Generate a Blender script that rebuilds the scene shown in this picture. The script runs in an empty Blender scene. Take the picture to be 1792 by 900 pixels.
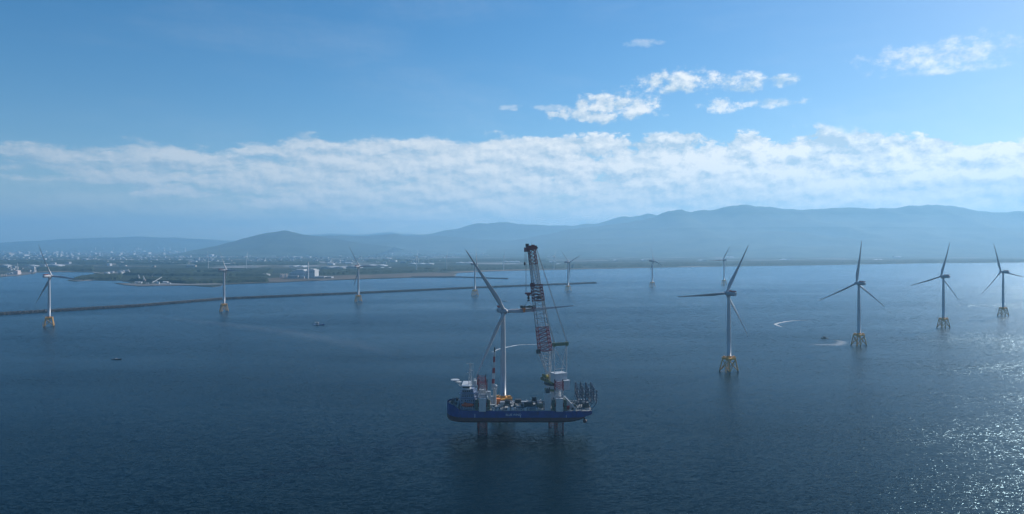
import bpy, math, random
from mathutils import Vector, Matrix, noise as mnoise
random.seed(7)
SC = bpy.context.scene
COL = SC.collection
R = math.radians

# ------------------------------------------------------------------ camera, light, exposure
CAM_H, FPX, HZ = 191.0, 1211.0, 428.0          # camera height (m), focal length and horizon row in photo pixels
cam_d = bpy.data.cameras.new('camera'); cam = bpy.data.objects.new('camera', cam_d); COL.objects.link(cam)
cam.location = (0, 0, CAM_H); cam.rotation_euler = (R(90), 0, 0)
cam_d.sensor_width = 36.0; cam_d.lens = 36.0 * FPX / 1792.0
cam_d.shift_y = -22.0 / 1792.0
cam_d.clip_start = 1.0; cam_d.clip_end = 200000.0
SC.camera = cam

SUN_AZ, SUN_EL = 50.0, 31.0
world = bpy.data.worlds.new('World'); SC.world = world; world.use_nodes = True
SKY_STRENGTH = 0.075
EXPOSURE = 0.47
sun_d = bpy.data.lights.new('sun', 'SUN'); sun = bpy.data.objects.new('sun', sun_d); COL.objects.link(sun)
sun_d.energy = 4.2; sun_d.angle = R(0.53); sun_d.color = (1.0, 0.93, 0.84)
sv = Vector((math.sin(R(SUN_AZ)) * math.cos(R(SUN_EL)), math.cos(R(SUN_AZ)) * math.cos(R(SUN_EL)), math.sin(R(SUN_EL))))
sun.rotation_euler = sv.to_track_quat('Z', 'Y').to_euler()
sun.location = (2000, 1500, 2500)
HAZE_DENSITY, HAZE_COLOR, HAZE_G = 6.4e-5, (0.32, 0.67, 1.0), 0.28

SC.view_settings.view_transform = 'Standard'
SC.view_settings.look = 'None'
SC.view_settings.gamma = 1.0
SC.view_settings.use_curve_mapping = False
SC.view_settings.exposure = EXPOSURE
SC.render.engine = 'CYCLES'
SC.cycles.use_denoising = True
SC.cycles.max_bounces = 5
SC.cycles.volume_bounces = 1
SC.cycles.transparent_max_bounces = 24
SC.cycles.sample_clamp_indirect = 4.0
SC.cycles.sample_clamp_direct = 14.0
SC.cycles.caustics_reflective = False
SC.cycles.caustics_refractive = False


# ------------------------------------------------------------------ node helpers
class NT:
    def __init__(s, tree):
        s.t = tree; s.n = tree.nodes; s.l = tree.links
    def new(s, typ, **kw):
        nd = s.n.new(typ)
        for k, v in kw.items(): setattr(nd, k, v)
        return nd
    def put(s, sock, v):
        if hasattr(v, 'is_output') or isinstance(v, bpy.types.NodeSocket): s.l.new(v, sock)
        elif isinstance(v, (tuple, list)) and len(v) == 3 and sock.type == 'RGBA': sock.default_value = (*v, 1)
        else: sock.default_value = v
    def m(s, op, a, b=None, c=None, clamp=False):
        nd = s.new('ShaderNodeMath', operation=op, use_clamp=clamp)
        s.put(nd.inputs[0], a)
        if b is not None: s.put(nd.inputs[1], b)
        if c is not None: s.put(nd.inputs[2], c)
        return nd.outputs[0]
    def vm(s, op, a, b=None, scale=None):
        nd = s.new('ShaderNodeVectorMath', operation=op)
        s.put(nd.inputs[0], a)
        if b is not None: s.put(nd.inputs[1], b)
        if scale is not None: s.put(nd.inputs['Scale'], scale)
        return nd.outputs[0]
    def xyz(s, x, y, z=0.0):
        nd = s.new('ShaderNodeCombineXYZ')
        for i, v in enumerate((x, y, z)): s.put(nd.inputs[i], v)
        return nd.outputs[0]
    def sep(s, v):
        nd = s.new('ShaderNodeSeparateXYZ'); s.put(nd.inputs[0], v); return nd.outputs
    dims = '3D'
    def noise(s, vec, scale, detail=4, rough=0.5, color=False, dist=0.0):
        nd = s.new('ShaderNodeTexNoise'); nd.noise_dimensions = s.dims
        s.put(nd.inputs['Vector'], vec); nd.inputs['Scale'].default_value = scale
        nd.inputs['Detail'].default_value = detail; nd.inputs['Roughness'].default_value = rough
        nd.inputs['Distortion'].default_value = dist
        return nd.outputs['Color' if color else 'Fac']
    def smooth(s, v, a, b):
        nd = s.new('ShaderNodeMapRange', interpolation_type='SMOOTHSTEP')
        s.put(nd.inputs['Value'], v); s.put(nd.inputs['From Min'], a); s.put(nd.inputs['From Max'], b)
        return nd.outputs[0]
    def lin(s, v, a, b, c, d):
        nd = s.new('ShaderNodeMapRange'); nd.clamp = True
        s.put(nd.inputs['Value'], v)
        for k, q in zip(('From Min', 'From Max', 'To Min', 'To Max'), (a, b, c, d)): s.put(nd.inputs[k], q)
        return nd.outputs[0]
    def mix(s, f, a, b):
        nd = s.new('ShaderNodeMix', data_type='RGBA')
        s.put(nd.inputs['Factor'], f)
        s.put([i for i in nd.inputs if i.name == 'A' and i.type == 'RGBA'][0], a)
        s.put([i for i in nd.inputs if i.name == 'B' and i.type == 'RGBA'][0], b)
        return [o for o in nd.outputs if o.type == 'RGBA'][0]


# ------------------------------------------------------------------ sky with clouds (placed by compass direction)
def azel(px, py):
    dx = px - 896.0
    return math.degrees(math.atan2(dx, FPX)), math.degrees(math.atan2(HZ - py, math.hypot(FPX, dx)))

def build_world():
    w = NT(world.node_tree); w.n.clear(); w.dims = '2D'
    out = w.new('ShaderNodeOutputWorld'); bg = w.new('ShaderNodeBackground')
    sky = w.new('ShaderNodeTexSky'); sky.sky_type = 'NISHITA'; sky.sun_disc = False
    sky.sun_elevation = R(SUN_EL); sky.sun_rotation = R(SUN_AZ)
    sky.altitude = 100; sky.air_density = 1.0; sky.dust_density = 0.35; sky.ozone_density = 3.0
    tc = w.new('ShaderNodeTexCoord'); d = tc.outputs['Generated']
    x, y, z = w.sep(d)
    az = w.m('MULTIPLY', w.m('ARCTAN2', x, y), 57.29578)
    el = w.m('MULTIPLY', w.m('ARCSINE', z), 57.29578)
    P = w.xyz(az, el, 0.0)
    # streaky layer and heaped layer; each sampled twice (second time a little towards the sun) for relief
    def layer(off):
        Q = w.vm('ADD', P, off)
        warp = w.vm('SCALE', w.vm('SUBTRACT', w.noise(w.vm('MULTIPLY', Q, (0.5, 0.9, 0)), 1.0, 4, 0.6, color=True), (.5, .5, .5)), scale=1.3)
        Qw = w.vm('ADD', Q, w.vm('MULTIPLY', warp, (1.6, 0.7, 0)))
        st = w.noise(w.vm('MULTIPLY', Qw, (0.16, 0.85, 0)), 1.0, 7, 0.55)
        vo = w.new('ShaderNodeTexVoronoi'); vo.voronoi_dimensions = '2D'
        w.put(vo.inputs['Vector'], w.vm('MULTIPLY', Qw, (0.30, 0.50, 0))); vo.inputs['Scale'].default_value = 1.0
        vo.inputs['Detail'].default_value = 3.0; vo.inputs['Roughness'].default_value = 0.62; vo.inputs['Lacunarity'].default_value = 2.3; vo.normalize = True
        cu = w.m('SUBTRACT', 0.92, w.m('MULTIPLY', vo.outputs['Distance'], 1.15))
        lf = w.noise(w.vm('MULTIPLY', Q, (0.09, 0.34, 0)), 1.0, 4, 0.5)
        cu = w.m('ADD', cu, w.m('MULTIPLY', w.m('SUBTRACT', lf, 0.5), 1.1))
        return st, cu
    st1, cu1 = layer((0, 0, 0)); st2, cu2 = layer((0.60, 0.70, 0))
    right = w.smooth(az, -10.0, 14.0)
    # low layers stay streaky, the top of the bank is heaped
    heap = w.m('MULTIPLY', right, w.smooth(el, 3.2, 5.6))
    heap = w.m('MAXIMUM', heap, w.m('MULTIPLY', w.smooth(az, -24, -4), 0.30))
    inv = w.m('SUBTRACT', 1.0, heap)
    nn = w.m('ADD', w.m('MULTIPLY', st1, inv), w.m('MULTIPLY', cu1, heap))
    nn2 = w.m('ADD', w.m('MULTIPLY', st2, inv), w.m('MULTIPLY', cu2, heap))
    # bank envelope
    az0 = w.m('SUBTRACT', az, 2.0)
    wob = w.m('MULTIPLY', w.m('SUBTRACT', w.noise(w.vm('MULTIPLY', P, (0.20, 0.25, 0)), 1.0, 7, 0.65), 0.5), 2.4)
    top = w.m('ADD', w.m('SUBTRACT', 9.3, w.m('MULTIPLY', w.m('MULTIPLY', az0, az0), 0.0016)), wob)
    up = w.m('SUBTRACT', top, el)                                  # degrees below the top edge
    bot = w.m('ADD', 0.2, w.m('MULTIPLY', w.m('MINIMUM', az, 0.0), -0.090))
    env = w.m('MULTIPLY', w.smooth(up, -0.4, 1.3), w.smooth(w.m('SUBTRACT', el, bot), -0.6, 1.8))
    lo = w.m('ADD', w.lin(az, -38, -4, 0.26, 0.21), w.m('MULTIPLY', heap, -0.05))
    dens = w.smooth(w.m('ADD', nn, w.m('MULTIPLY', w.m('SUBTRACT', env, 1.0), 0.45)), lo, w.m('ADD', lo, w.m('ADD', 0.27, w.m('MULTIPLY', heap, -0.10))))
    dens = w.m('MULTIPLY', dens, w.smooth(env, 0.0, 0.35))
    dens = w.m('MULTIPLY', dens, w.lin(az, -38, 4, 0.60, 0.97))
    # single clouds: (photo x, y, half width, half height, softness, opacity)
    puffs = [(1075, 187, 100, 30, 1.1, .9), (1035, 203, 80, 14, .8, .8), (1190, 143, 92, 24, 1.1, .9), (1302, 143, 48, 20, 1.2, .85),
             (1371, 140, 28, 14, 1.2, .85), (1265, 186, 50, 14, 1.1, .8), (1350, 181, 60, 10, 1.3, .7), (970, 188, 46, 7, 1.0, .4), (895, 188, 26, 6, 1.0, .35),
             (1645, 98, 180, 34, 2.0, .85), (1660, 122, 110, 11, 1.8, .6), (1125, 76, 40, 9, 1.3, .30),
             (70, 384, 34, 9, 1.0, .40), (160, 386, 34, 11, 1.0, .45), (365, 380, 80, 15, 1.0, .45), (240, 392, 50, 6, 1.0, .35), (520, 384, 90, 10, 1.1, .4), (690, 384, 120, 12, 1.2, .4)]
    vp = w.vm('MULTIPLY', P, (0.75, 1.15, 0))
    vp2 = w.vm('MULTIPLY', w.vm('ADD', P, (0.3, 0.3, 0)), (0.75, 1.15, 0))
    npf, npf2 = w.noise(vp, 1.0, 7, 0.62), w.noise(vp2, 1.0, 7, 0.62)
    wig = w.m('MULTIPLY', w.m('SUBTRACT', npf, 0.5), 3.3)
    pd = None
    for (px, py, hw, hh, soft, op) in puffs:
        a0, e0 = azel(px, py); a1, _ = azel(px + hw, py); _, e1 = azel(px, py - hh)
        q = w.m('ADD', w.m('POWER', w.m('DIVIDE', w.m('SUBTRACT', az, a0), a1 - a0), 2.0), w.m('POWER', w.m('DIVIDE', w.m('SUBTRACT', el, e0), e1 - e0), 2.0))
        v = w.m('ADD', w.m('SUBTRACT', 1.0, q), wig)
        dd = w.m('MULTIPLY', w.smooth(v, 0.0, soft), op)
        pd = dd if pd is None else w.m('MAXIMUM', pd, dd)
    # veil high on the left and centre, very thin
    veil = w.m('MULTIPLY', w.smooth(w.noise(w.vm('MULTIPLY', P, (0.05, 0.22, 0)), 1.0, 6, 0.55), 0.42, 0.75), 0.06)
    veil = w.m('MULTIPLY', veil, w.smooth(el, 3.0, 9.0))
    low = w.m('MULTIPLY', w.smooth(el, 0.3, 1.6), w.m('SUBTRACT', 1.0, w.smooth(el, 3.2, 6.5)))
    low = w.m('MULTIPLY', w.m('MULTIPLY', low, w.lin(az, -36, 4, 0.22, 0.88)), w.m('ADD', 0.55, w.m('MULTIPLY', st1, 0.8)))
    veil = w.m('MAXIMUM', veil, low)                               # thin haze cloud below the bank
    total = w.m('MAXIMUM', w.m('MAXIMUM', dens, pd), veil)
    relief = w.m('ADD', w.m('MULTIPLY', w.m('SUBTRACT', nn, nn2), w.m('ADD', 1.7, w.m('MULTIPLY', heap, 0.6))), w.m('MULTIPLY', w.m('SUBTRACT', npf, npf2), 1.5))
    lit = w.m('ADD', 0.60, relief, clamp=True)
    ccol = w.mix(lit, (5.4, 6.7, 7.8), (11.8, 11.4, 10.7))
    side = w.lin(az, -40, 30, 0.72, 1.0)
    ccol = w.vm('SCALE', ccol, scale=side)
    hs_ = w.new('ShaderNodeHueSaturation'); hs_.inputs['Saturation'].default_value = 1.38
    w.put(hs_.inputs['Color'], sky.outputs['Color'])
    col = w.mix(total, hs_.outputs[0], ccol)
    w.put(bg.inputs['Color'], col); bg.inputs['Strength'].default_value = SKY_STRENGTH
    w.l.new(bg.outputs[0], out.inputs['Surface'])
build_world()


# ------------------------------------------------------------------ materials
MATS = {}
def mat(name, color, rough=0.55, metal=0.0, vary=0.12, scale=0.4, stain=None, stain_amt=0.0, spec=0.5):
    if name in MATS: return MATS[name]
    m = bpy.data.materials.new(name); m.use_nodes = True
    w = NT(m.node_tree); b = w.n['Principled BSDF']
    tc = w.new('ShaderNodeTexCoord'); v = tc.outputs['Object']
    n = w.noise(v, scale, 5, 0.6)
    dark = tuple(c * (1 - vary) for c in color); lite = tuple(min(1, c * (1 + vary)) for c in color)
    c = w.mix(w.smooth(n, 0.3, 0.7), dark, lite)
    if stain:
        st = w.noise(w.vm('MULTIPLY', v, (1.0, 1.0, 0.22)), scale * 2.2, 6, 0.65)
        c = w.mix(w.m('MULTIPLY', w.smooth(st, 0.54, 0.70), stain_amt), c, stain)
    w.put(b.inputs['Base Color'], c)
    b.inputs['Roughness'].default_value = rough; b.inputs['Metallic'].default_value = metal
    b.inputs['Specular IOR Level'].default_value = spec
    MATS[name] = m; return m

RUST = (0.16, 0.07, 0.035)
M_WHITE = mat('white_paint', (0.42, 0.45, 0.48), 0.45, stain=(0.40, 0.33, 0.27), stain_amt=0.5)
M_TOWER = mat('turbine_paint', (0.36, 0.39, 0.43), 0.42, vary=0.05, scale=0.08)
M_BLADE = mat('blade_gelcoat', (0.35, 0.38, 0.42), 0.38, vary=0.04, scale=0.06)
M_NAC = mat('nacelle_shell', (0.29, 0.31, 0.35), 0.45, vary=0.06)
M_DKRED = mat('helihoist_dark_red', (0.22, 0.03, 0.03), 0.6)
M_YEL = mat('jacket_yellow', (0.62, 0.32, 0.045), 0.6, stain=RUST, stain_amt=0.75, scale=0.5)
M_JLEG = mat('jacket_leg_ochre', (0.54, 0.29, 0.06), 0.65, stain=(0.10, 0.07, 0.05), stain_amt=0.7, scale=0.4)
def tide_band(m):
    w = NT(m.node_tree); b = w.n['Principled BSDF']; src = b.inputs['Base Color'].links[0].from_socket
    P = w.new('ShaderNodeNewGeometry').outputs['Position']; z = w.sep(P)[2]
    e = w.m('ADD', z, w.m('MULTIPLY', w.m('SUBTRACT', w.noise(P, 0.9, 4, 0.6), 0.5), 3.0))
    w.put(b.inputs['Base Color'], w.mix(w.smooth(e, 1.6, 3.2), (0.035, 0.036, 0.026), src))
tide_band(M_JLEG)
M_ORANGE = mat('deck_orange', (0.66, 0.19, 0.03), 0.6, stain=RUST, stain_amt=0.6)
M_HULL = mat('hull_blue', (0.009, 0.034, 0.185), 0.35, vary=0.2, scale=0.15, stain=(0.035, 0.028, 0.05), stain_amt=0.8)
M_BOOT = mat('hull_antifouling', (0.055, 0.018, 0.02), 0.6, vary=0.3, scale=0.2)
M_DECK = mat('deck_grey', (0.22, 0.24, 0.25), 0.7, vary=0.3, scale=0.25, stain=(0.09, 0.08, 0.07), stain_amt=0.7)
M_RED = mat('signal_red', (0.27, 0.012, 0.020), 0.5, stain=RUST, stain_amt=0.4)
M_RED2 = mat('boom_dark_red', (0.15, 0.012, 0.014), 0.5, stain=RUST, stain_amt=0.4)
M_LWHITE = mat('lattice_white', (0.46, 0.48, 0.50), 0.5, stain=(0.35, 0.25, 0.18), stain_amt=0.5)
M_STEEL = mat('weathered_steel', (0.20, 0.22, 0.24), 0.5, metal=0.4)
M_DARK = mat('dark_machinery', (0.035, 0.04, 0.045), 0.6, vary=0.3)
M_BLACK = mat('black_steel', (0.022, 0.024, 0.028), 0.55, vary=0.3)
M_GREEN = mat('crane_green', (0.12, 0.15, 0.07), 0.55, stain=RUST, stain_amt=0.4)
M_CYEL = mat('crane_yellow', (0.52, 0.40, 0.09), 0.55, stain=RUST, stain_amt=0.4)
M_ROPE = mat('wire_rope', (0.06, 0.065, 0.07), 0.6)
M_GLASS = mat('dark_glass', (0.012, 0.018, 0.025), 0.08, vary=0.05, spec=0.8)
M_RACK = mat('rack_navy', (0.03, 0.055, 0.10), 0.5, stain=RUST, stain_amt=0.3)
M_LIFE = mat('lifeboat_orange', (0.40, 0.075, 0.03), 0.45)
M_JGREEN = mat('jack_frame_green', (0.07, 0.10, 0.075), 0.6, vary=0.3)
M_LEGLOW = mat('leg_dark_red', (0.16, 0.025, 0.025), 0.6, stain=(0.2, 0.18, 0.17), stain_amt=0.6)
M_CONC = mat('concrete', (0.085, 0.09, 0.095), 0.85, vary=0.2, scale=0.02, stain=(0.12, 0.11, 0.10), stain_amt=0.6)
M_ROCK = mat('armour_stone', (0.055, 0.056, 0.058), 0.9, vary=0.5, scale=0.15)
M_BW = mat('white_cladding', (0.42, 0.44, 0.46), 0.6, vary=0.08, scale=0.02)
M_BG = mat('grey_cladding', (0.27, 0.29, 0.31), 0.7, vary=0.1, scale=0.02)
M_BB = mat('beige_render', (0.33, 0.30, 0.27), 0.8, vary=0.15, scale=0.02)
M_BD = mat('brown_cladding', (0.22, 0.17, 0.14), 0.8, vary=0.2, scale=0.02)
M_ROOFW = mat('white_roof', (0.55, 0.57, 0.58), 0.45, vary=0.06, scale=0.02)
M_ROOFB = mat('blue_roof', (0.14, 0.20, 0.28), 0.6, vary=0.1, scale=0.02)
M_PINK = mat('pinkish_silo', (0.58, 0.48, 0.46), 0.7, vary=0.1, scale=0.05)


# ------------------------------------------------------------------ mesh builder
class MB:
    def __init__(s): s.v = []; s.f = []; s.m = []; s.smooth = []
    def add(s, vs, fs, mi=0, sm=False):
        o = len(s.v); s.v += [tuple(p) for p in vs]
        for f in fs: s.f.append(tuple(i + o for i in f)); s.m.append(mi); s.smooth.append(sm)
        return s
    def box(s, x0, x1, y0, y1, z0, z1, mi=0):
        vs = [(x, y, z) for z in (z0, z1) for y in (y0, y1) for x in (x0, x1)]
        return s.add(vs, [(0, 2, 3, 1), (4, 5, 7, 6), (0, 1, 5, 4), (2, 6, 7, 3), (0, 4, 6, 2), (1, 3, 7, 5)], mi)
    def obox(s, c, u, v, w, mi=0):      # centre and three half-axis vectors
        c, u, v, w = Vector(c), Vector(u), Vector(v), Vector(w)
        vs = [c + a * u + b * v + d * w for d in (-1, 1) for b in (-1, 1) for a in (-1, 1)]
        return s.add(vs, [(0, 2, 3, 1), (4, 5, 7, 6), (0, 1, 5, 4), (2, 6, 7, 3), (0, 4, 6, 2), (1, 3, 7, 5)], mi)
    def bar(s, p, q, r, r2=None, n=6, mi=0, sm=True, cap=True):
        p, q = Vector(p), Vector(q); r2 = r if r2 is None else r2
        d = (q - p)
        if d.length < 1e-6: return s
        d.normalize(); a = d.orthogonal().normalized(); b = d.cross(a)
        vs = []
        for c, rr in ((p, r), (q, r2)):
            for k in range(n):
                t = 2 * math.pi * k / n; vs.append(c + rr * (math.cos(t) * a + math.sin(t) * b))
        fs = [(k, (k + 1) % n, n + (k + 1) % n, n + k) for k in range(n)]
        s.add(vs, fs, mi, sm)
        if cap: s.add(vs[:n], [tuple(range(n))[::-1]], mi); s.add(vs[n:], [tuple(range(n))], mi)
        return s
    def lathe(s, prof, n=16, mi=0, c=(0, 0), sm=True):      # prof: list of (radius, z)
        vs = []
        for (r, z) in prof:
            for k in range(n):
                t = 2 * math.pi * k / n; vs.append((c[0] + r * math.cos(t), c[1] + r * math.sin(t), z))
        fs = []
        for j in range(len(prof) - 1):
            for k in range(n): fs.append((j * n + k, j * n + (k + 1) % n, (j + 1) * n + (k + 1) % n, (j + 1) * n + k))
        s.add(vs, fs, mi, sm)
        s.add(vs[:n], [tuple(range(n))[::-1]], mi); s.add(vs[-n:], [tuple(range(n))], mi)
        return s
    def prism(s, poly, z0, z1, mi=0, mi_top=None):
        n = len(poly); vs = [(p[0], p[1], z0) for p in poly] + [(p[0], p[1], z1) for p in poly]
        s.add(vs, [(k, (k + 1) % n, n + (k + 1) % n, n + k) for k in range(n)] + [tuple(range(n))[::-1]], mi)
        s.add(vs[n:], [tuple(range(n))], mi if mi_top is None else mi_top); return s
    def lattice(s, rings, rc, rb, mi=0, cross=True, horiz=True, mis=None, mc=None):
        """rings: list of 4-corner rings (Vectors) from foot to tip; chords, horizontals and diagonals between them"""
        for i in range(len(rings) - 1):
            a, b = rings[i], rings[i + 1]; k_m = mis[i] if mis else mi
            for k in range(4):
                s.bar(a[k], b[k], rc, n=5, mi=k_m if mc is None else mc, cap=False)
                k2 = (k + 1) % 4
                if horiz: s.bar(b[k], b[k2], rb, n=4, mi=k_m, cap=False)
                if cross: s.bar(a[k], b[k2], rb, n=4, mi=k_m, cap=False); s.bar(a[k2], b[k], rb, n=4, mi=k_m, cap=False)
                else:
                    if i % 2: s.bar(a[k], b[k2], rb, n=4, mi=k_m, cap=False)
                    else: s.bar(a[k2], b[k], rb, n=4, mi=k_m, cap=False)
        return s
    def build(s, name, mats, parent=None, origin=(0, 0, 0)):
        ox, oy, oz = origin
        me = bpy.data.meshes.new(name)
        me.from_pydata([(x - ox, y - oy, z - oz) for (x, y, z) in s.v], [], s.f)
        mats = mats if isinstance(mats, (list, tuple)) else [mats]
        for q in mats: me.materials.append(q)
        me.polygons.foreach_set('material_index', s.m)
        me.polygons.foreach_set('use_smooth', s.smooth)
        me.update()
        o = bpy.data.objects.new(name, me); COL.objects.link(o)
        if parent is not None: o.parent = parent
        return o

def thing(name, label, cat, loc=(0, 0, 0), rotz=0.0, group=None):
    o = bpy.data.objects.new(name, None); COL.objects.link(o)
    o.empty_display_size = 2.0; o.location = loc; o.rotation_euler = (0, 0, rotz)
    o['label'] = label; o['category'] = cat
    if group: o['group'] = group
    return o
def tag(o, label, cat, group=None, loc=None, kind=None):
    o['label'] = label; o['category'] = cat
    if group: o['group'] = group
    if kind: o['kind'] = kind
    if loc is not None: o.location = loc
    return o
def struct(o): o['kind'] = 'structure'; return o
def dup_tree(o, parent=None):
    c = o.copy(); COL.objects.link(c)
    if parent is not None: c.parent = parent
    for ch in [q for q in list(bpy.data.objects) if q.parent == o]: dup_tree(ch, c)
    return c

def G(px, py):                         # a place on the sea or flat land seen at photo pixel (px, py)
    D = CAM_H * FPX / (py - HZ); return ((px - 896.0) * D / FPX, D)
def XZ(px, py, Y): return ((px - 896.0) * Y / FPX, CAM_H - (py - HZ) * Y / FPX)
def XX(px, Y): return (px - 896.0) * Y / FPX
def ZZ(py, Y): return CAM_H - (py - HZ) * Y / FPX


# ------------------------------------------------------------------ sea
def water_material():
    m = bpy.data.materials.new('sea_water'); m.use_nodes = True
    w = NT(m.node_tree); b = w.n['Principled BSDF']
    geo = w.new('ShaderNodeNewGeometry'); P = geo.outputs['Position']
    def slopes(sc, stretch, amp, detail, rot):
        mp = w.new('ShaderNodeMapping'); w.put(mp.inputs['Vector'], P)
        mp.inputs['Rotation'].default_value = (0, 0, R(rot)); mp.inputs['Scale'].default_value = (stretch, 1.0, 1.0)
        c = w.noise(mp.outputs[0], sc, detail, 0.55, color=True)
        c = w.vm('SUBTRACT', c, (0.5, 0.5, 0.5))
        return w.vm('MULTIPLY', c, (amp * 0.8, amp, 0.0))
    s1 = slopes(0.12, 0.35, 0.10, 2, 8)
    s2 = slopes(0.62, 0.30, 0.40, 3, -6)
    s3 = slopes(1.9, 0.45, 0.44, 2, 20)
    tail = w.smooth(w.noise(w.vm('MULTIPLY', P, (0.35, 0.6, 0)), 1.0, 3, 0.6), 0.52, 0.80)      # patches of steep little wavelets
    s3 = w.vm('SCALE', s3, scale=w.m('ADD', 1.25, w.m('MULTIPLY', tail, 2.6)))
    # gusts and slicks: broad patches of rougher and calmer water
    patch = w.noise(w.vm('MULTIPLY', P, (0.0012, 0.004, 0)), 1.0, 4, 0.55)
    amp = w.lin(patch, 0.3, 0.7, 0.60, 1.25)
    sl = w.vm('SCALE', w.vm('ADD', w.vm('ADD', s1, s2), s3), scale=amp)
    nrm = w.vm('NORMALIZE', w.vm('ADD', w.vm('SCALE', sl, scale=2.3), (0, 0, 1)))
    tint = w.noise(w.vm('MULTIPLY', P, (0.0007, 0.0022, 0)), 1.0, 3, 0.5)
    w.n.remove(b)
    df = w.new('ShaderNodeBsdfDiffuse'); gl = w.new('ShaderNodeBsdfGlossy'); fr = w.new('ShaderNodeFresnel'); mx = w.new('ShaderNodeMixShader')
    w.put(df.inputs['Color'], w.mix(tint, (0.0002, 0.0042, 0.0066), (0.0004, 0.0062, 0.0080)))
    gl.inputs['Roughness'].default_value = 0.20
    fr.inputs['IOR'].default_value = 1.333
    w.put(gl.inputs['Color'], w.mix(w.m('MULTIPLY', fr.outputs[0], 1.7, clamp=True), (0.50, 0.82, 1.0), (0.92, 0.98, 1.0)))
    w.put(gl.inputs['Normal'], nrm); w.put(fr.inputs['Normal'], nrm)
    # a wavelet turned away shows less of its face: weight its mirror by its projected area
    def dot(a_, b_):
        q = w.new('ShaderNodeVectorMath', operation='DOT_PRODUCT'); w.put(q.inputs[0], a_); w.put(q.inputs[1], b_); return q.outputs['Value']
    vis = w.m('DIVIDE', dot(nrm, geo.outputs['Incoming']), w.m('MAXIMUM', dot((0, 0, 1), geo.outputs['Incoming']), 0.02))
    vis = w.m('MINIMUM', w.m('MAXIMUM', vis, 0.0), 5.0)
    w.put(mx.inputs[0], w.m('MULTIPLY', w.m('POWER', fr.outputs[0], 1.3), vis, clamp=True)); w.l.new(df.outputs[0], mx.inputs[1]); w.l.new(gl.outputs[0], mx.inputs[2])
    w.l.new(mx.outputs[0], w.n['Material Output'].inputs['Surface'])
    return m
M_WATER = water_material()
def grid_sheet(xs, ys, z):
    mb = MB(); n = len(xs)
    vs = [(x, y, z) for y in ys for x in xs]
    fs = [(j * n + i, j * n + i + 1, (j + 1) * n + i + 1, (j + 1) * n + i) for j in range(len(ys) - 1) for i in range(n - 1)]
    return mb.add(vs, fs)
struct(grid_sheet([-38000, -12000, -3000, 0, 3000, 12000, 38000], [-900, 0, 1000, 3000, 9000, 20000, 36000], 0.0).build('sea', M_WATER))


# ------------------------------------------------------------------ land
def land_material():
    m = bpy.data.materials.new('coastal_plain'); m.use_nodes = True
    w = NT(m.node_tree); b = w.n['Principled BSDF']
    geo = w.new('ShaderNodeNewGeometry'); P = geo.outputs['Position']
    vor = w.new('ShaderNodeTexVoronoi'); w.put(vor.inputs['Vector'], w.vm('MULTIPLY', P, (0.0035, 0.0055, 0))); vor.inputs['Scale'].default_value = 1.0
    vor.distance = 'MANHATTAN'
    r, g, bl = w.sep(vor.outputs['Color'])
    big = w.noise(w.vm('MULTIPLY', P, (0.0006, 0.0012, 0)), 1.0, 4, 0.55)
    c = w.mix(w.smooth(r, 0.35, 0.95), (0.018, 0.030, 0.017), (0.048, 0.058, 0.032))
    c = w.mix(w.m('GREATER_THAN', g, 0.86), c, (0.16, 0.14, 0.12))
    c = w.mix(w.m('GREATER_THAN', bl, 0.93), c, (0.26, 0.26, 0.27))
    c = w.mix(w.smooth(big, 0.48, 0.62), c, (0.016, 0.026, 0.015))
    fine = w.noise(P, 0.02, 5, 0.6)
    c = w.mix(w.m('MULTIPLY', fine, 0.35), c, (0.02, 0.03, 0.015))
    w.put(b.inputs['Base Color'], c); b.inputs['Roughness'].default_value = 0.95; b.inputs['Specular IOR Level'].default_value = 0.1
    return m
M_LAND = land_material()
coast = [(-900, 494), (-300, 492), (-60, 488.5), (0, 484.6), (30, 483.2), (61, 479.2), (63, 477.4), (110, 476.4), (162, 477), (169, 480.2), (150, 485), (130, 488),
         (118, 491.0), (120, 492.3), (135, 493), (160, 491.2), (209, 491.6), (226, 494.4), (232, 496.6), (204, 496.0), (202.5, 497.0), (218, 499.3), (243, 501.5), (274, 500.8), (335, 500.2), (352, 501.6), (372, 502.8), (386, 501.2),
         (390, 498.6), (420, 497.4), (470, 495.8), (537, 492.4), (570, 491.3), (660, 488.2), (736, 486), (796, 484.2), (800, 478.2), (857, 475.4), (945, 473), (1000, 472), (1134, 469),
         (1270, 466.8), (1400, 465), (1615, 461.2), (1792, 459.8), (1950, 457.5), (2400, 453), (3400, 447.5)]
cp = [G(*p) for p in coast]
cp2 = cp + [(36000, cp[-1][1]), (36000, 35000), (-36000, 35000), (-36000, cp[0][1])]
import mathutils
def tess_sheet(poly, z0, z1, mats, name):
    tri = mathutils.geometry.tessellate_polygon([[Vector((p[0], p[1], 0)) for p in poly]])
    mb = MB(); n = len(poly)
    mb.add([(p[0], p[1], z1) for p in poly], [])
    o = 0
    for t in tri:
        a, b, c = t
        nz = (Vector(poly[b]) - Vector(poly[a])).cross(Vector(poly[c]) - Vector(poly[a]))
        nz = nz if isinstance(nz, float) else nz
        mb.f.append(t if nz > 0 else t[::-1]); mb.m.append(0); mb.smooth.append(False)
    area = sum(poly[i][0] * poly[(i + 1) % n][1] - poly[(i + 1) % n][0] * poly[i][1] for i in range(n))
    vs = [(p[0], p[1], z0) for p in poly] + [(p[0], p[1], z1) for p in poly]
    fs = [(k, (k + 1) % n, n + (k + 1) % n, n + k) for k in range(n)]
    if area < 0: fs = [f[::-1] for f in fs]
    mb.add(vs, fs, 1 if len(mats) > 1 else 0)
    return mb.build(name, mats)
struct(tess_sheet(cp2, -0.8, 2.0, [M_LAND, M_ROCK], 'coastal_plain'))

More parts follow.
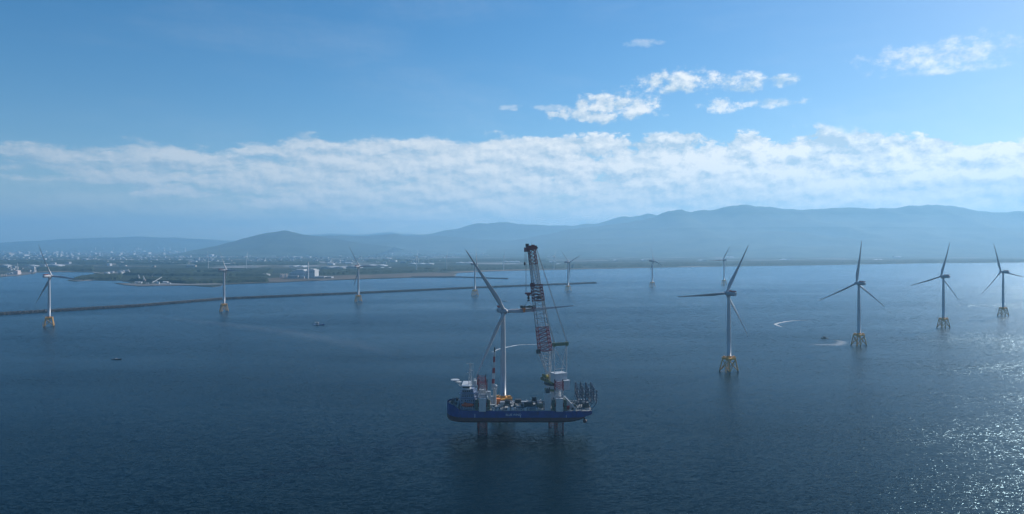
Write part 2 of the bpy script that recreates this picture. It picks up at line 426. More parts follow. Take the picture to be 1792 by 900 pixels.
def patch_material(name, c1, c2, sc=0.01):
    m = bpy.data.materials.new(name); m.use_nodes = True
    w = NT(m.node_tree); b = w.n['Principled BSDF']
    P = w.new('ShaderNodeNewGeometry').outputs['Position']
    n = w.noise(w.vm('MULTIPLY', P, (0.5, 1.4, 1)), sc, 6, 0.6)
    w.put(b.inputs['Base Color'], w.mix(w.smooth(n, 0.38, 0.62), c1, c2)); b.inputs['Roughness'].default_value = 0.95
    b.inputs['Specular IOR Level'].default_value = 0.1
    return m
M_SAND = patch_material('beach_sand', (0.13, 0.105, 0.08), (0.20, 0.16, 0.125), 0.012)
M_SCRUB = patch_material('reclaimed_ground', (0.065, 0.06, 0.045), (0.15, 0.12, 0.095), 0.012)
M_QUAY = patch_material('quay_concrete', (0.11, 0.105, 0.10), (0.19, 0.18, 0.17), 0.02)
def patch(name, pts, m, z=2.2):
    return struct(tess_sheet([G(*p) for p in pts], 1.2, z, [m], name))
patch('reclaimed_ground', [(425, 496.6), (470, 495.2), (537, 491.8), (570, 490.7), (660, 487.6), (736, 485.4), (794, 483.7), (797, 479.5), (760, 477.6), (700, 479.5), (640, 481.6), (575, 483.6), (500, 486), (440, 489.5)], M_SCRUB)
patch('beach', [(799, 477.9), (857, 475.2), (945, 472.8), (1000, 471.8), (1134, 468.8), (1134, 468.3), (1000, 471.0), (900, 472.5), (857, 473.6), (780, 477.0)], M_SAND)
patch('quay', [(206, 496.6), (219, 498.9), (243, 501.0), (274, 500.4), (335, 499.8), (335, 498.2), (280, 498.0), (250, 498.2), (228, 497.0)], M_QUAY)
patch('quay', [(-60, 487.6), (0, 484.2), (30, 482.8), (60, 479.0), (60, 477.8), (30, 479.5), (0, 481.5), (-60, 484.5)], M_QUAY)
patch('quay', [(170, 479.6), (240, 478.8), (240, 475.8), (185, 476.3)], M_QUAY)

def forest_material(name, c1, c2):
    m = bpy.data.materials.new(name); m.use_nodes = True
    w = NT(m.node_tree); b = w.n['Principled BSDF']
    P = w.new('ShaderNodeNewGeometry').outputs['Position']
    n = w.noise(P, 0.035 if 'wood' in name else 0.0022, 8, 0.7)
    w.put(b.inputs['Base Color'], w.mix(w.smooth(n, 0.35, 0.65), c1, c2)); b.inputs['Roughness'].default_value = 0.95
    b.inputs['Specular IOR Level'].default_value = 0.1
    return m
M_WOOD = forest_material('woodland_leaves', (0.012, 0.022, 0.012), (0.036, 0.050, 0.024))
M_HILL = forest_material('mountain_forest', (0.014, 0.026, 0.016), (0.060, 0.078, 0.044))

def wood(pts_near, pts_far, h, step, label):
    """a wood between two lines of ground points; crowns as a rough tumbled canopy with steep edges"""
    a = [G(*p) for p in pts_near]; b = [G(*p) for p in pts_far]
    def along(L, t):
        k = t * (len(L) - 1); i = min(int(k), len(L) - 2); f = k - i
        return Vector(L[i]) * (1 - f) + Vector(L[i + 1]) * f
    length = max(sum((Vector(L[i + 1]) - Vector(L[i])).length for i in range(len(L) - 1)) for L in (a, b))
    depth = max((along(a, t) - along(b, t)).length for t in (0, .5, 1))
    nu = max(6, min(260, int(length / step))); nv = max(4, min(40, int(depth / (step * 2.0))))
    mb = MB(); vs = []
    for j in range(nv + 1):
        for i in range(nu + 1):
            u, v = i / nu, j / nv
            p = along(a, u) * (1 - v) + along(b, u) * v
            jx, jy = random.uniform(-.35, .35) * step, random.uniform(-.35, .35) * step
            edge = j in (0, nv) or i in (0, nu)
            if edge: z = 1.5
            else:
                gap = mnoise.noise(Vector((p.x * .004, p.y * .003, 3.3)))
                z = 2 + h * (0.75 + 0.35 * random.random() + 0.35 * mnoise.noise(Vector((p.x * .02, p.y * .02, 0))))
                if gap < -0.38: z = 1.6
            vs.append((p.x + jx, p.y + jy, z))
    n = nu + 1
    mb.add(vs, [(j * n + i, j * n + i + 1, (j + 1) * n + i + 1, (j + 1) * n + i) for j in range(nv) for i in range(nu)])
    o = mb.build('woodland', M_WOOD); o['kind'] = 'stuff'; o['label'] = label; o['category'] = 'woodland'
    return o
wood([(126, 491.4), (160, 490.4), (209, 490.6)], [(140, 486.6), (170, 482.6), (215, 482.2)], 12, 14, 'dark wood covering the low spit of land at left')
wood([(225, 492.5), (330, 497.8), (470, 494.6)], [(240, 489.5), (330, 489.5), (470, 489.0)], 13, 14, 'dark shelter wood along the shore beside the cargo quay')
wood([(215, 482.0), (300, 484), (470, 484.4)], [(230, 474), (300, 473), (480, 474)], 14, 18, 'broad green wood inland behind the cargo quay')
wood([(556, 482.6), (640, 480.2), (760, 476.2)], [(560, 474.2), (640, 472.6), (770, 470.2)], 14, 18, 'green coastal wood right of the tall white chimney')
wood([(770, 475.6), (860, 473.0), (990, 470.2)], [(780, 469.2), (870, 467.0), (1000, 464.5)], 14, 20, 'coastal wood behind the sandy beach')
wood([(1000, 470.2), (1270, 465.4), (1500, 462)], [(1000, 464), (1270, 460.5), (1500, 457.5)], 15, 28, 'long hazy shore wood under the mountain')
wood([(1500, 462.2), (1700, 459.6), (1900, 457.4)], [(1500, 457), (1700, 455.6), (1900, 453.8)], 15, 32, 'faint shore wood at the far right')
wood([(64, 475.8), (110, 475), (165, 475)], [(64, 470), (110, 468.5), (165, 468)], 13, 18, 'wood on the far bank of the harbour inlet')
wood([(-40, 462), (150, 462.5), (330, 463)], [(-40, 456.5), (150, 457), (330, 458)], 14, 26, 'long dark wood belt before the city at left')
wood([(340, 465.5), (450, 465), (560, 464)], [(340, 460.5), (450, 460), (560, 459.5)], 13, 26, 'wood belt behind the small land turbines')
wood([(640, 460), (800, 459), (960, 458)], [(640, 455.5), (800, 454.8), (960, 454.5)], 13, 32, 'narrow wood belt on the plain behind the ship crane')

# hills and mountains
def rng(name, Y, crest, front, step, rough, seed, back=2500):
    xs = [XX(p[0], Y) for p in crest]; zs = [ZZ(p[1], Y) for p in crest]
    def zc(x):
        if x <= xs[0]: return zs[0]
        for i in range(len(xs) - 1):
            if x <= xs[i + 1]:
                f = (x - xs[i]) / (xs[i + 1] - xs[i]); f = f * f * (3 - 2 * f) * .5 + f * .5
                e = mnoise.fractal(Vector((x / 700.0, seed * 3.1, 0)), .75, 2.1, 5)
                return (zs[i] * (1 - f) + zs[i + 1] * f) * (1 + rough * 1.1 * e)
        return zs[-1]
    n = int((xs[-1] - xs[0]) / step); rows = 34; vs = []
    for j in range(rows + 1):
        t = j / rows * 1.35
        for i in range(n + 1):
            x = xs[0] + i * (xs[-1] - xs[0]) / n; z0 = zc(x)
            if t <= 1:
                y = Y - front * (1 - t)
                prof = (0.10 * t + 0.90 * t ** 1.5)
            else:
                y = Y + back * (t - 1) / .35; prof = max(0, 1 - (t - 1) / .35)
            q = Vector((x / 1500.0 + seed, y / 1500.0, seed))
            rid = 1 - abs(mnoise.noise(q)) * 1.3
            fin = mnoise.fractal(q * 2.6, 1.0, 2.1, 4)
            amp = 4 * t * (1 - t) if t <= 1 else 0
            z = z0 * prof * (1 - 0.60 * amp * (1 - rid)) + rough * z0 * fin * (0.35 + amp) * (0.22 if 0.94 < t < 1.03 else 0.5) * min(1, t * 3)
            vs.append((x, y, max(0.5, z) if t < 1.3 else 0.5))
    m = n + 1; mb = MB()
    mb.add(vs, [(j * m + i, j * m + i + 1, (j + 1) * m + i + 1, (j + 1) * m + i) for j in range(rows) for i in range(n)], 0, True)
    return struct(mb.build(name, M_HILL))
rng('mountain', 16500, [(860, 427), (915, 418), (950, 411), (1000, 400.5), (1040, 396), (1098, 387), (1140, 381), (1170, 370), (1190, 367), (1210, 371.5), (1245, 368), (1268, 362.5), (1299, 359.5), (1324, 362), (1400, 365.7), (1492, 362.3),
    (1570, 361), (1655, 359), (1700, 365.5), (1740, 371.5), (1771, 370), (1830, 374), (1960, 380), (2200, 398), (2600, 424)], 6000, 110, 0.05, 3.1)
rng('mountain', 20000, [(640, 424), (693, 413.5), (753, 408), (793, 401), (833, 390.5), (860, 390), (884, 388.5), (910, 391.5), (940, 393.5), (1000, 394.5), (1040, 390), (1076, 382), (1098, 380), (1134, 373.8), (1150, 376), (1200, 380), (1300, 395)], 3800, 110, 0.05, 9.7)
rng('mountain', 13500, [(370, 432), (405, 424), (430, 416.5), (455, 410), (480, 406.5), (500, 403), (515, 406), (535, 411), (560, 413.5), (585, 417), (610, 422), (650, 428), (690, 432)], 2600, 70, 0.06, 5.2)
rng('mountain', 16800, [(520, 426), (545, 416), (570, 412.5), (600, 411.5), (640, 412.5), (665, 411), (690, 409.5), (715, 412), (740, 413), (770, 412), (800, 414.5), (850, 419), (910, 427)], 3300, 80, 0.06, 2.6)
rng('hills', 23000, [(-500, 430), (-200, 427), (0, 424.5), (60, 421), (120, 418), (180, 415.5), (240, 414), (300, 415.5), (340, 418), (400, 420.5), (480, 425), (560, 429)], 5500, 200, 0.04, 1.4)
rng('mountain', 26000, [(520, 416), (545, 411.5), (585, 407.5), (620, 410.5), (650, 409), (682, 405.5), (705, 409), (760, 411), (820, 420)], 3500, 160, 0.06, 7.7)

# ------------------------------------------------------------------ breakwaters
def breakwater(pts, w, h, label, blocks, loc_name='breakwater'):
    line = [Vector(G(*p)) for p in pts]
    t = thing(loc_name, label, 'breakwater', (line[0].x, line[0].y, 0))
    org = (line[0].x, line[0].y, 0)
    cap = MB(); rock = MB()
    for i in range(len(line) - 1):
        a, b = line[i], line[i + 1]; d = (b - a).normalized(); nrm = Vector((-d.y, d.x))
        L = (b - a).length
        def ring(p, z, s): return [(p + nrm * s * w).to_3d() + Vector((0, 0, z))]
        # concrete cap wall, stepped, with joints
        k = max(1, int(L / 22))
        for q in range(k):
            c0, c1 = a + d * (L * q / k + .15), a + d * (L * (q + 1) / k - .15)
            hh = h + random.uniform(-.12, .12)
            m_ = (c0 + c1) / 2
            cap.obox((m_.x, m_.y, hh / 2 - .5), (c1 - c0).to_3d() / 2, nrm.to_3d() * w * .5, Vector((0, 0, hh / 2 + .5)))
            m2 = m_ + nrm * w * .38
            cap.obox((m2.x, m2.y, hh + .55), (c1 - c0).to_3d() / 2, nrm.to_3d() * w * .12, Vector((0, 0, .55)))
        # armour blocks heaped on both slopes
        nb = int(L / blocks)
        for q in range(nb):
            for sgn, rows in ((-1, 3), (1, 1)):
                for r_ in range(rows):
                    p = a + d * (L * (q + random.random()) / nb) + nrm * sgn * (w * .5 + 1.2 + r_ * 2.4 + random.uniform(-.6, .6))
                    s = random.uniform(1.2, 2.3)
                    z = h * .95 - 1.0 - r_ * h * .33 + random.uniform(-.7, .9)
                    M = Matrix.Rotation(random.uniform(0, 6.28), 3, 'Z') @ Matrix.Rotation(random.uniform(-.7, .7), 3, 'X')
                    rock.obox((p.x, p.y, z), M @ Vector((s, 0, 0)), M @ Vector((0, s * .8, 0)), M @ Vector((0, 0, s * .8)))
    cap.build('cap_wall', M_CONC, t, org)
    rock.build('armour_blocks', M_ROCK, t, org)['kind'] = 'stuff'
    return t
breakwater([(-420, 573), (-150, 559.5), (0, 551), (240, 536.5), (392, 524), (627, 514), (831, 504.5), (1042, 496)], 9, 6.0, 'long dark breakwater of concrete and blocks crossing the water behind the turbines', 3.6)
breakwater([(720, 485.8), (800, 485.6), (889, 488.6)], 8, 5.0, 'short dark jetty running out from the sandy beach', 5.0, 'jetty')

# ------------------------------------------------------------------ wind turbines at sea
HUB = 117.5
def blade_mesh(length, root_r):
    """one blade along +Z, chord mostly along X, tip bent upwind (-Y)"""
    st = [(0.0, 1.0, 1.0, 28), (.03, 1.0, 1.0, 28), (.08, 1.2, .85, 26), (.15, 1.62, .52, 22), (.21, 1.72, .36, 18), (.32, 1.50, .27, 12), (.45, 1.20, .22, 8), (.6, .90, .19, 5), (.75, .66, .17, 2), (.88, .46, .16, 0), (.96, .30, .15, -1), (.993, .12, .15, -1)]
    mb = MB(); N = 14; vs = []
    for (t, ch, th, tw) in st:
        c = ch * root_r * 2 * (0.96 if t < .1 else 0.82); z = t * length
        pre = -3.6 * t ** 2.2
        for k in range(N):
            a = 2 * math.pi * k / N
            if th > .8: x, y = c / 2 * math.cos(a), c / 2 * th * math.sin(a)
            else:
                cx = math.cos(a); x = c * (0.5 * cx + 0.14); y = c * th * .5 * math.sin(a) * (0.62 + 0.38 * -cx if cx > 0 else 1.0)
            w_ = -R(tw + 14)
            vs.append((x * math.cos(w_) - y * math.sin(w_), x * math.sin(w_) + y * math.cos(w_) + pre, z + root_r * .8))
    fs = []
    for j in range(len(st) - 1):
        for k in range(N): fs.append((j * N + k, j * N + (k + 1) % N, (j + 1) * N + (k + 1) % N, (j + 1) * N + k))
    mb.add(vs, fs, 0, True); mb.add(vs[-N:], [tuple(range(N))]); mb.add(vs[:N], [tuple(range(N))[::-1]])
    return mb

def make_turbine():
    t = thing('offshore_turbine', 'x', 'wind turbine')
    # jacket: four raked legs, X braces on each face
    def corners(s, z): return [Vector((sx * s, sy * s, z)) for sx, sy in ((-1, -1), (1, -1), (1, 1), (-1, 1))]
    jk = MB()
    A, B = corners(10.0, -3.0), corners(6.6, 19.4)
    for k in range(4):
        jk.bar(A[k], B[k], 1.0, 0.85, n=10)
        k2 = (k + 1) % 4
        la, lb = A[k].lerp(B[k], .17), A[k].lerp(B[k], .96); ra, rb = A[k2].lerp(B[k2], .17), A[k2].lerp(B[k2], .96)
        jk.bar(la, rb, .56, n=8); jk.bar(ra, lb, .56, n=8)
        jk.bar(A[k].lerp(B[k], .13), A[k2].lerp(B[k2], .13), .34, n=8)
    fj = jk.build('jacket', M_JLEG, t)
    tp = MB()                                       # transition piece: girder box, deck, central column
    tp.box(-7.6, 7.6, -7.6, 7.6, 20.9, 21.5)
    for s in (-1, 1):
        tp.box(-7.2, 7.2, s * 6.6 - .55, s * 6.6 + .55, 18.6, 20.9); tp.box(s * 6.6 - .55, s * 6.6 + .55, -5.9, 5.9, 18.6, 20.9)
    for k in range(4): tp.bar(B[k], (0, 0, 22.6), .95, .95, n=8)
    tp.lathe([(3.4, 16.5), (3.4, 24.0)], 18)
    ft = tp.build('transition_piece', M_YEL, t)
    rl = MB()
    for z in (22.1, 22.7):
        for k in range(4):
            c = corners(7.5, z); rl.bar(c[k], c[(k + 1) % 4], .06, n=4)
    for k in range(4):
        c = corners(7.5, 21.5)
        for q in range(7): p = c[k].lerp(c[(k + 1) % 4], q / 7); rl.bar(p, p + Vector((0, 0, 1.2)), .06, n=4)
    rl.build('railing', M_YEL, ft)
    bl = MB()                                       # boat landing: two fender pipes and a ladder down one leg
    for s in (-1, 1): bl.bar((-11.6, s * 1.1 - 4.0, -2), (-11.6, s * 1.1 - 4.0, 11.5), .38, n=8); bl.bar((-11.6, s * 1.1 - 4, 11.2), (-7.6, s * .9 - 4, 13.5), .25, n=6); bl.bar((-11.6, s * 1.1 - 4, 3), (-9.2, s * .9 - 4, 4.0), .25, n=6)
    for q in range(16): bl.bar((-11.3, -4.6, -1 + q * .8), (-11.3, -3.4, -1 + q * .8), .07, n=4)
    bl.bar((-11.2, -4.0, 11.5), (-8.0, -4.0, 21.5), .16, n=5)
    bl.build('boat_landing', M_YEL, fj)
    dv = MB(); dv.bar((-6.6, -6.6, 21.5), (-6.6, -6.6, 25.6), .28, .22); dv.bar((-6.6, -6.6, 25.5), (-10.6, -7.6, 27.2), .2, .14); dv.bar((-10.4, -7.55, 27.1), (-10.4, -7.55, 23.5), .05, n=4)
    dv.build('davit_crane', M_YEL, ft)
    e1 = MB(); e1.box(3.2, 6.4, -6.4, -3.6, 21.5, 24.0); e1.build('cabinet', M_YEL, ft)
    e1 = MB(); e1.box(-5.5, -3.4, 3.5, 6.2, 21.5, 23.6); e1.build('cabinet', M_YEL, ft)
    tw = MB()
    tw.lathe([(3.15, 24.0), (3.35, 24.0), (3.35, 24.5), (3.1, 24.5), (3.05, 48), (2.85, 72), (2.5, 95), (2.1, 112.6)], 28)
    for z in (47.8, 71.8): tw.lathe([(3.08 if z < 60 else 2.9, z), (3.08 if z < 60 else 2.9, z + .35)], 28)
    tow = tw.build('tower', M_TOWER, t)
    dr = MB(); dr.obox((0, -3.12, 26.4), (.6, 0, 0), (0, .08, 0), (0, 0, 1.3)); dr.build('door', M_STEEL, tow)
    nc = MB()                                       # nacelle: short drum nose at the rotor, boxy body behind, helihoist deck
    prof = [(-3.2, 2.5, 2.5), (-2.0, 3.3, 3.2), (1.0, 3.45, 3.3), (9.0, 3.2, 3.1), (15.6, 2.9, 2.75), (16.6, 2.4, 2.3)]
    vs = []; N = 20
    for (y, hx, hz) in prof:
        for k in range(N):
            a = 2 * math.pi * k / N; c, s = math.cos(a), math.sin(a)
            e = .62
            vs.append((hx * abs(c) ** e * (1 if c > 0 else -1), y, HUB + hz * abs(s) ** e * (1 if s > 0 else -1)))
    nc.add(vs, [(j * N + k, j * N + (k + 1) % N, (j + 1) * N + (k + 1) % N, (j + 1) * N + k) for j in range(len(prof) - 1) for k in range(N)], 0, True)
    nc.add(vs[:N], [tuple(range(N))[::-1]]); nc.add(vs[-N:], [tuple(range(N))])
    nc.lathe([(2.5, 112.4), (2.7, 114.8)], 20)
    na = nc.build('nacelle', M_NAC, t)
    hh = MB(); hh.box(-2.7, 2.7, 8.2, 15.2, HUB + 3.15, HUB + 3.4)
    for (x0, y0, x1, y1) in ((-2.7, 8.2, 2.7, 8.2), (2.7, 8.2, 2.7, 15.2), (2.7, 15.2, -2.7, 15.2), (-2.7, 15.2, -2.7, 8.2)):
        hh.obox(((x0 + x1) / 2, (y0 + y1) / 2, HUB + 4.1), Vector((x1 - x0, y1 - y0, 0)) / 2, Vector((y1 - y0, x0 - x1, 0)).normalized() * .05, (0, 0, .62))
    hh.box(-1.6, 1.6, 2.4, 4.8, HUB + 3.2, HUB + 5.0)
    hh.build('helihoist_deck', M_DKRED, na)
    hb = MB()                                       # hub: spinner about local Y, blades are children
    pr = [(2.9, 2.2), (2.95, 1.0), (2.9, -1.0), (2.6, -2.4), (1.9, -3.6), (.9, -4.3), (.1, -4.5)]
    vs = [(r * math.cos(2 * math.pi * k / N), y, r * math.sin(2 * math.pi * k / N)) for (r, y) in pr for k in range(N)]
    hb.add(vs, [(j * N + k, j * N + (k + 1) % N, (j + 1) * N + (k + 1) % N, (j + 1) * N + k) for j in range(len(pr) - 1) for k in range(N)], 0, True)
    hb.add(vs[:N], [tuple(range(N))[::-1]]); hb.add(vs[-N:], [tuple(range(N))])
    hub = hb.build('hub', M_NAC, t)
    hub.location = (0, -7.0, HUB); hub.rotation_mode = 'YXZ'
    bm_ = blade_mesh(80.0, 1.9)
    b0 = bm_.build('blade', M_BLADE, hub)
    for k in (1, 2):
        c = b0.copy(); COL.objects.link(c); c.parent = hub; c.rotation_euler = (0, R(120 * k), 0)
    return t
def pose(t, X, Y, yaw, phase, jrot, label, hubdz=0.0):
    t.location = (X, Y, 0); t.rotation_euler = (0, 0, R(yaw)); t['label'] = label
    t['group'] = 'offshore wind turbines on jackets'
    for ch in [q for q in bpy.data.objects if q.parent == t]:
        b = ch.name.split('.')[0]
        if b in ('jacket', 'transition_piece'): ch.rotation_euler = (0, 0, R(jrot - yaw))
        if b == 'hub': ch.rotation_euler = (R(-5), R(phase), 0)
PROTO = make_turbine()
TURB = [  # base px, base py, yaw, rotor phase, jacket turn, label
    (880.5, 730, 18, 87, 30, 'nearest white wind turbine, right behind the blue jack-up ship, crane gripping one blade'),
    (86, 572, 172, 23, 28, 'leftmost wind turbine on an ochre jacket, one blade out to the right, near the breakwater'),
    (392, 546, 140, 30, 40, 'second sea turbine from the left, just in front of the breakwater, narrow rotor turned aside'),
    (627, 529, 152, 33, 35, 'third sea turbine from the left, right of the tall white chimney onshore'),
    (831, 518, 93, 98, 35, 'sea turbine behind the raised blade of the ship turbine, rotor edge-on'),
    (994, 510, 120, 51, 35, 'sea turbine by the far end of the breakwater, right of the crane boom'),
    (1141.5, 503, 108, 15, 35, 'small far sea turbine standing alone on open water right of the breakwater end'),
    (1267, 499, 204, 90, 35, 'farthest and smallest sea turbine, faint in haze behind the large one'),
    (1275.5, 651, 196, 93, 33, 'large wind turbine in the right half, one blade level to the left, second nearest'),
    (1503, 605, 189, 114, 30, 'wind turbine beside the small dark boat at right, its top blade nearly upright'),
    (1651, 574, 192, 105, 30, 'second sea turbine from the right edge, top blade leaning right'),
    (1755.5, 553, 191, 19, 30, 'rightmost sea turbine, top blade leaning left, at the frame edge'),
]
for i, (px, py, yaw, ph, jr, lab) in enumerate(TURB):
    t = PROTO if i == 0 else dup_tree(PROTO)
    X, Y = G(px, py); pose(t, X, Y, yaw, ph, jr, lab)

# ------------------------------------------------------------------ jack-up ship
YN, YF, YC = 690.0, 732.0, 711.0
DECK = 24.6
SO = (6.0, YC, 0.0)
ship = thing('jack_up_vessel', 'blue and white jack-up ship standing on lattice legs with a red and white crane', 'ship', SO)
hm = MB()
#        X      keel  boot  top  halfbeam  (plan rounds in towards the bow)
stn = [(-66.6, 17.5, 19.5, 30.2, .6), (-66.0, 14.2, 19.0, 30.2, 5.5), (-63.5, 13.2, 18.6, 30.0, 11.0), (-59, 13.1, 18.4, 29.6, 16.0), (-54, 13.1, 18.2, 27.0, 19.4), (-50, 13.1, 18.2, DECK + .9, 20.7), (-44, 13.1, 18.2, DECK + .9, 21), (-20, 13.1, 18.2, DECK + .3, 21),
       (20, 13.1, 18.2, DECK + .3, 21), (52, 13.1, 18.2, DECK + .3, 21), (60, 13.8, 18.3, DECK + .3, 21), (69, 16.0, 18.6, DECK + .3, 21), (75, 19.5, 20.0, DECK + .3, 21), (80.0, 21.7, 21.9, DECK + .3, 20.6)]
vs = []
for (x, k, bt, tp, hbm) in stn:
    kk = max(.3, hbm - 1.6)
    ring_ = [(x, YC - kk, k), (x, YC - hbm, k + 1.5 if k + 1.5 < bt else (k + bt) / 2), (x, YC - hbm, bt), (x, YC - hbm, tp), (x, YC + hbm, tp), (x, YC + hbm, bt), (x, YC + hbm, k + 1.5 if k + 1.5 < bt else (k + bt) / 2), (x, YC + kk, k)]
    vs += ring_
for j in range(len(stn) - 1):
    for k in range(8):
        if k == 3: continue
        mi = 0 if k in (2, 4) else 1
        hm.add([vs[j * 8 + k], vs[(j + 1) * 8 + k], vs[(j + 1) * 8 + (k + 1) % 8], vs[j * 8 + (k + 1) % 8]], [(0, 1, 2, 3)], mi)
hm.add(vs[:8], [tuple(range(8))], 0); hm.add(vs[-8:], [tuple(range(8))[::-1]], 0)
hull = hm.build('hull', [M_HULL, M_BOOT], ship, SO)
dk = MB()
dpoly = [(-63, YC - 11), (-58.5, YC - 15.6), (-53.6, YC - 18.9), (-50, YC - 20.3), (-44, YC - 20.6), (79.7, YC - 20.3), (79.7, YC + 20.3), (-44, YC + 20.6), (-50, YC + 20.3), (-53.6, YC + 18.9), (-58.5, YC + 15.6), (-63, YC + 11)]
dk.prism(dpoly, DECK - .5, DECK)
dk.prism([(-65, YC - 4), (-63.2, YC - 10), (-58.8, YC - 15.0), (-54, YC - 18), (-54, YC + 18), (-58.8, YC + 15), (-63.2, YC + 10), (-65, YC + 4)], DECK + .1, 28.6)
dk.build('deck', M_DECK, ship, SO)
for px in (831, 911, 991):                          # white draught marks on the near side
    mk = MB(); mk.box(XX(px, YN) - .22, XX(px, YN) + .22, YN - .03, YN + .2, 18.4, 20.8 if px != 831 else 22); mk.build('draught_mark', M_WHITE, hull, SO)
cu = bpy.data.curves.new('hull_lettering', 'FONT'); cu.body = 'BLUE WIND'; cu.size = 2.9; cu.extrude = .02; cu.align_x = 'CENTER'
tmp = bpy.data.objects.new('tmp', cu); COL.objects.link(tmp)
bpy.context.view_layer.update()
tm = bpy.data.meshes.new_from_object(tmp.evaluated_get(bpy.context.evaluated_depsgraph_get()))
bpy.data.objects.remove(tmp)
let = bpy.data.objects.new('hull_lettering', tm); COL.objects.link(let); let.parent = hull
tm.materials.clear(); tm.materials.append(mat('letter_white', (0.55, 0.58, 0.62), 0.5))
let.location = (XX(898.5, YN) - SO[0], YN - .04 - SO[1], 20.2); let.rotation_euler = (R(90), 0, 0)
for s_ in (-1, 1):                                   # thruster fins below the stern
    rb = MB(); y = YC + s_ * 12.5
    rb.box(72.0, 73.6, y - 1.5, y + 1.5, 13.6, 19.0); rb.lathe([(1.0, 11.0), (2.0, 11.8), (2.0, 13.8), (1.2, 14.2)], 12, 0, (73.6, y))
    rb.build('thruster', M_BOOT, hull, SO)
rail = MB()
def rails(mb, pts, z0, h=1.15, post=2.6, r=.055):
    for i in range(len(pts) - 1):
        a, b = Vector((*pts[i], z0)), Vector((*pts[i + 1], z0)); L = (b - a).length; n = max(1, int(L / post))
        for z in (h * .5, h): mb.bar(a + Vector((0, 0, z)), b + Vector((0, 0, z)), r, n=4, cap=False)
        for q in range(n + 1): p = a.lerp(b, q / n); mb.bar(p, p + Vector((0, 0, h)), r, n=4, cap=False)
rails(rail, [(-44, YC - 20.7), (79.6, YC - 20.5), (79.6, YC + 20.5)], DECK + .3)
rails(rail, [(-65.6, YC - 4.6), (-63.4, YC - 10.8), (-59, YC - 15.8), (-54, YC - 19)], 29.4)
rail.build('railing', M_WHITE, ship, SO)
bw = MB(); bw.box(-40, 66, YC + 20.45, YC + 20.75, DECK, DECK + 1.3); bw.box(58, 79.5, YC + 20.1, YC + 20.4, DECK, DECK + 1.6)
bw.build('bulwark', M_WHITE, ship, SO)

# legs with jacking houses: (x, y, lettered by place only in the data)
def leg_obj(x, y):
    mb = MB(); s = 4.1; zs = [-4 + 4.05 * k for k in range(15)]
    zs[-1] = 52.7
    rings = [[Vector((x + sx * s, y + sy * s, z)) for sx, sy in ((-1, -1), (1, -1), (1, 1), (-1, 1))] for z in zs]
    mis = []
    for i in range(len(zs) - 1):
        z = zs[i]
        mis.append(3 if z < 13 else 0 if (z > 43.5 or 27 < z < 31) else 1)
    mb.lattice(rings, .36, .17, mis=mis)
    for z in zs[::1]:                               # rack teeth plates
        for sx, sy in ((-1, -1), (1, -1), (1, 1), (-1, 1)): mb.box(x + sx * s - .5, x + sx * s + .5, y + sy * s - .12, y + sy * s + .12, z, z + 1.6, 2)
    return mb
def jack_house(x, y, near):
    mb = MB(); sgn = -1 if near else 1; z1 = 37.2
    yo = y + sgn * 5.6
    mb.box(x - 3.4, x + 3.4, min(yo, yo + sgn * 3.2), max(yo, yo + sgn * 3.2), DECK, z1, 0)
    mb.box(x - 3.7, x + 3.7, min(yo, yo + sgn * 3.4), max(yo, yo + sgn * 3.4), z1, z1 + .4, 0)
    for s in (-1, 1):
        for q in range(2):                          # pinion stacks either side
            xx = x + s * (5.2 + q * 1.5)
            mb.box(xx - .55, xx + .55, y - 5.2, y + 5.2, DECK, z1 - 1.5 - q * 2, 1)
            for z in range(4): mb.box(xx - .7, xx + .7, y - 5.5, y - 5.21, DECK + 1.4 + z * 2.6, DECK + 2.9 + z * 2.6, 1)
        mb.box(x + s * 4.55 - .3, x + s * 4.55 + .3, y - 5.0, y + 5.0, z1 - 1.0, z1 + .3, 0)
    iy = y - sgn * 5.6
    mb.box(x - 3.4, x + 3.4, min(iy, iy - sgn * 2.4), max(iy, iy - sgn * 2.4), DECK, z1 - 1.2, 0)
    return mb
LEGS = [(-29.4, 697.2, True), (-31.7, 724.8, False), (47.3, 697.2, True), (43.0, 726.5, False)]
for i, (x, y, near) in enumerate(LEGS):
    lg = leg_obj(x, y).build('leg', [M_RED, M_LWHITE, M_DARK, M_LEGLOW], ship, SO)
    if i != 3:
        jack_house(x, y, near).build('jack_house', [M_WHITE, M_JGREEN], ship, SO)

# accommodation and bridge at the bow
dh = MB()
dh.box(-52.5, -37, 697, 725, DECK, 35.5); dh.box(-51.5, -38.0, 699, 723, 35.5, 40.5); dh.box(-50.5, -39, 701, 721, 40.5, 44.6)
for z in (35.5, 40.5): dh.box(-53.2, -36.6, 696.4, 725.6, z, z + .25)
dh.box(-36.9, -34.6, 700, 709, DECK, 33.0); dh.box(-37.9, -35.0, 712, 722, DECK, 38.2)
house = dh.build('deckhouse', mat('deckhouse_blue_white', (0.17, 0.22, 0.33), 0.5, stain=(0.12, 0.13, 0.17), stain_amt=0.6), ship, SO)
def window(x0, x1, y0, y1, z0, z1):
    q = MB(); q.box(x0, x1, y0, y1, z0, z1); q.build('window', M_GLASS, house, SO)
for z in (27.0, 30.0, 33.0):
    for x in range(7): window(-51.4 + x * 2.05, -50.4 + x * 2.05, 696.9, 697.1, z, z + 1.0)
    for y in range(9): window(-52.6, -52.4, 699 + y * 2.9, 700 + y * 2.9, z, z + 1.0)
for z in (37.2, 41.8):
    for x in range(5): window(-50 + x * 2.2, -48.9 + x * 2.2, 698.9 if z < 40 else 700.9, 699.1 if z < 40 else 701.1, z, z + 1.1)
br = MB()
br.box(-51.8, -41.5, 696, 726, 44.6, 45.0); br.box(-51, -42, 698, 724, 47.6, 48.2); br.box(-50.4, -42.6, 699, 723, 45.0, 45.9)
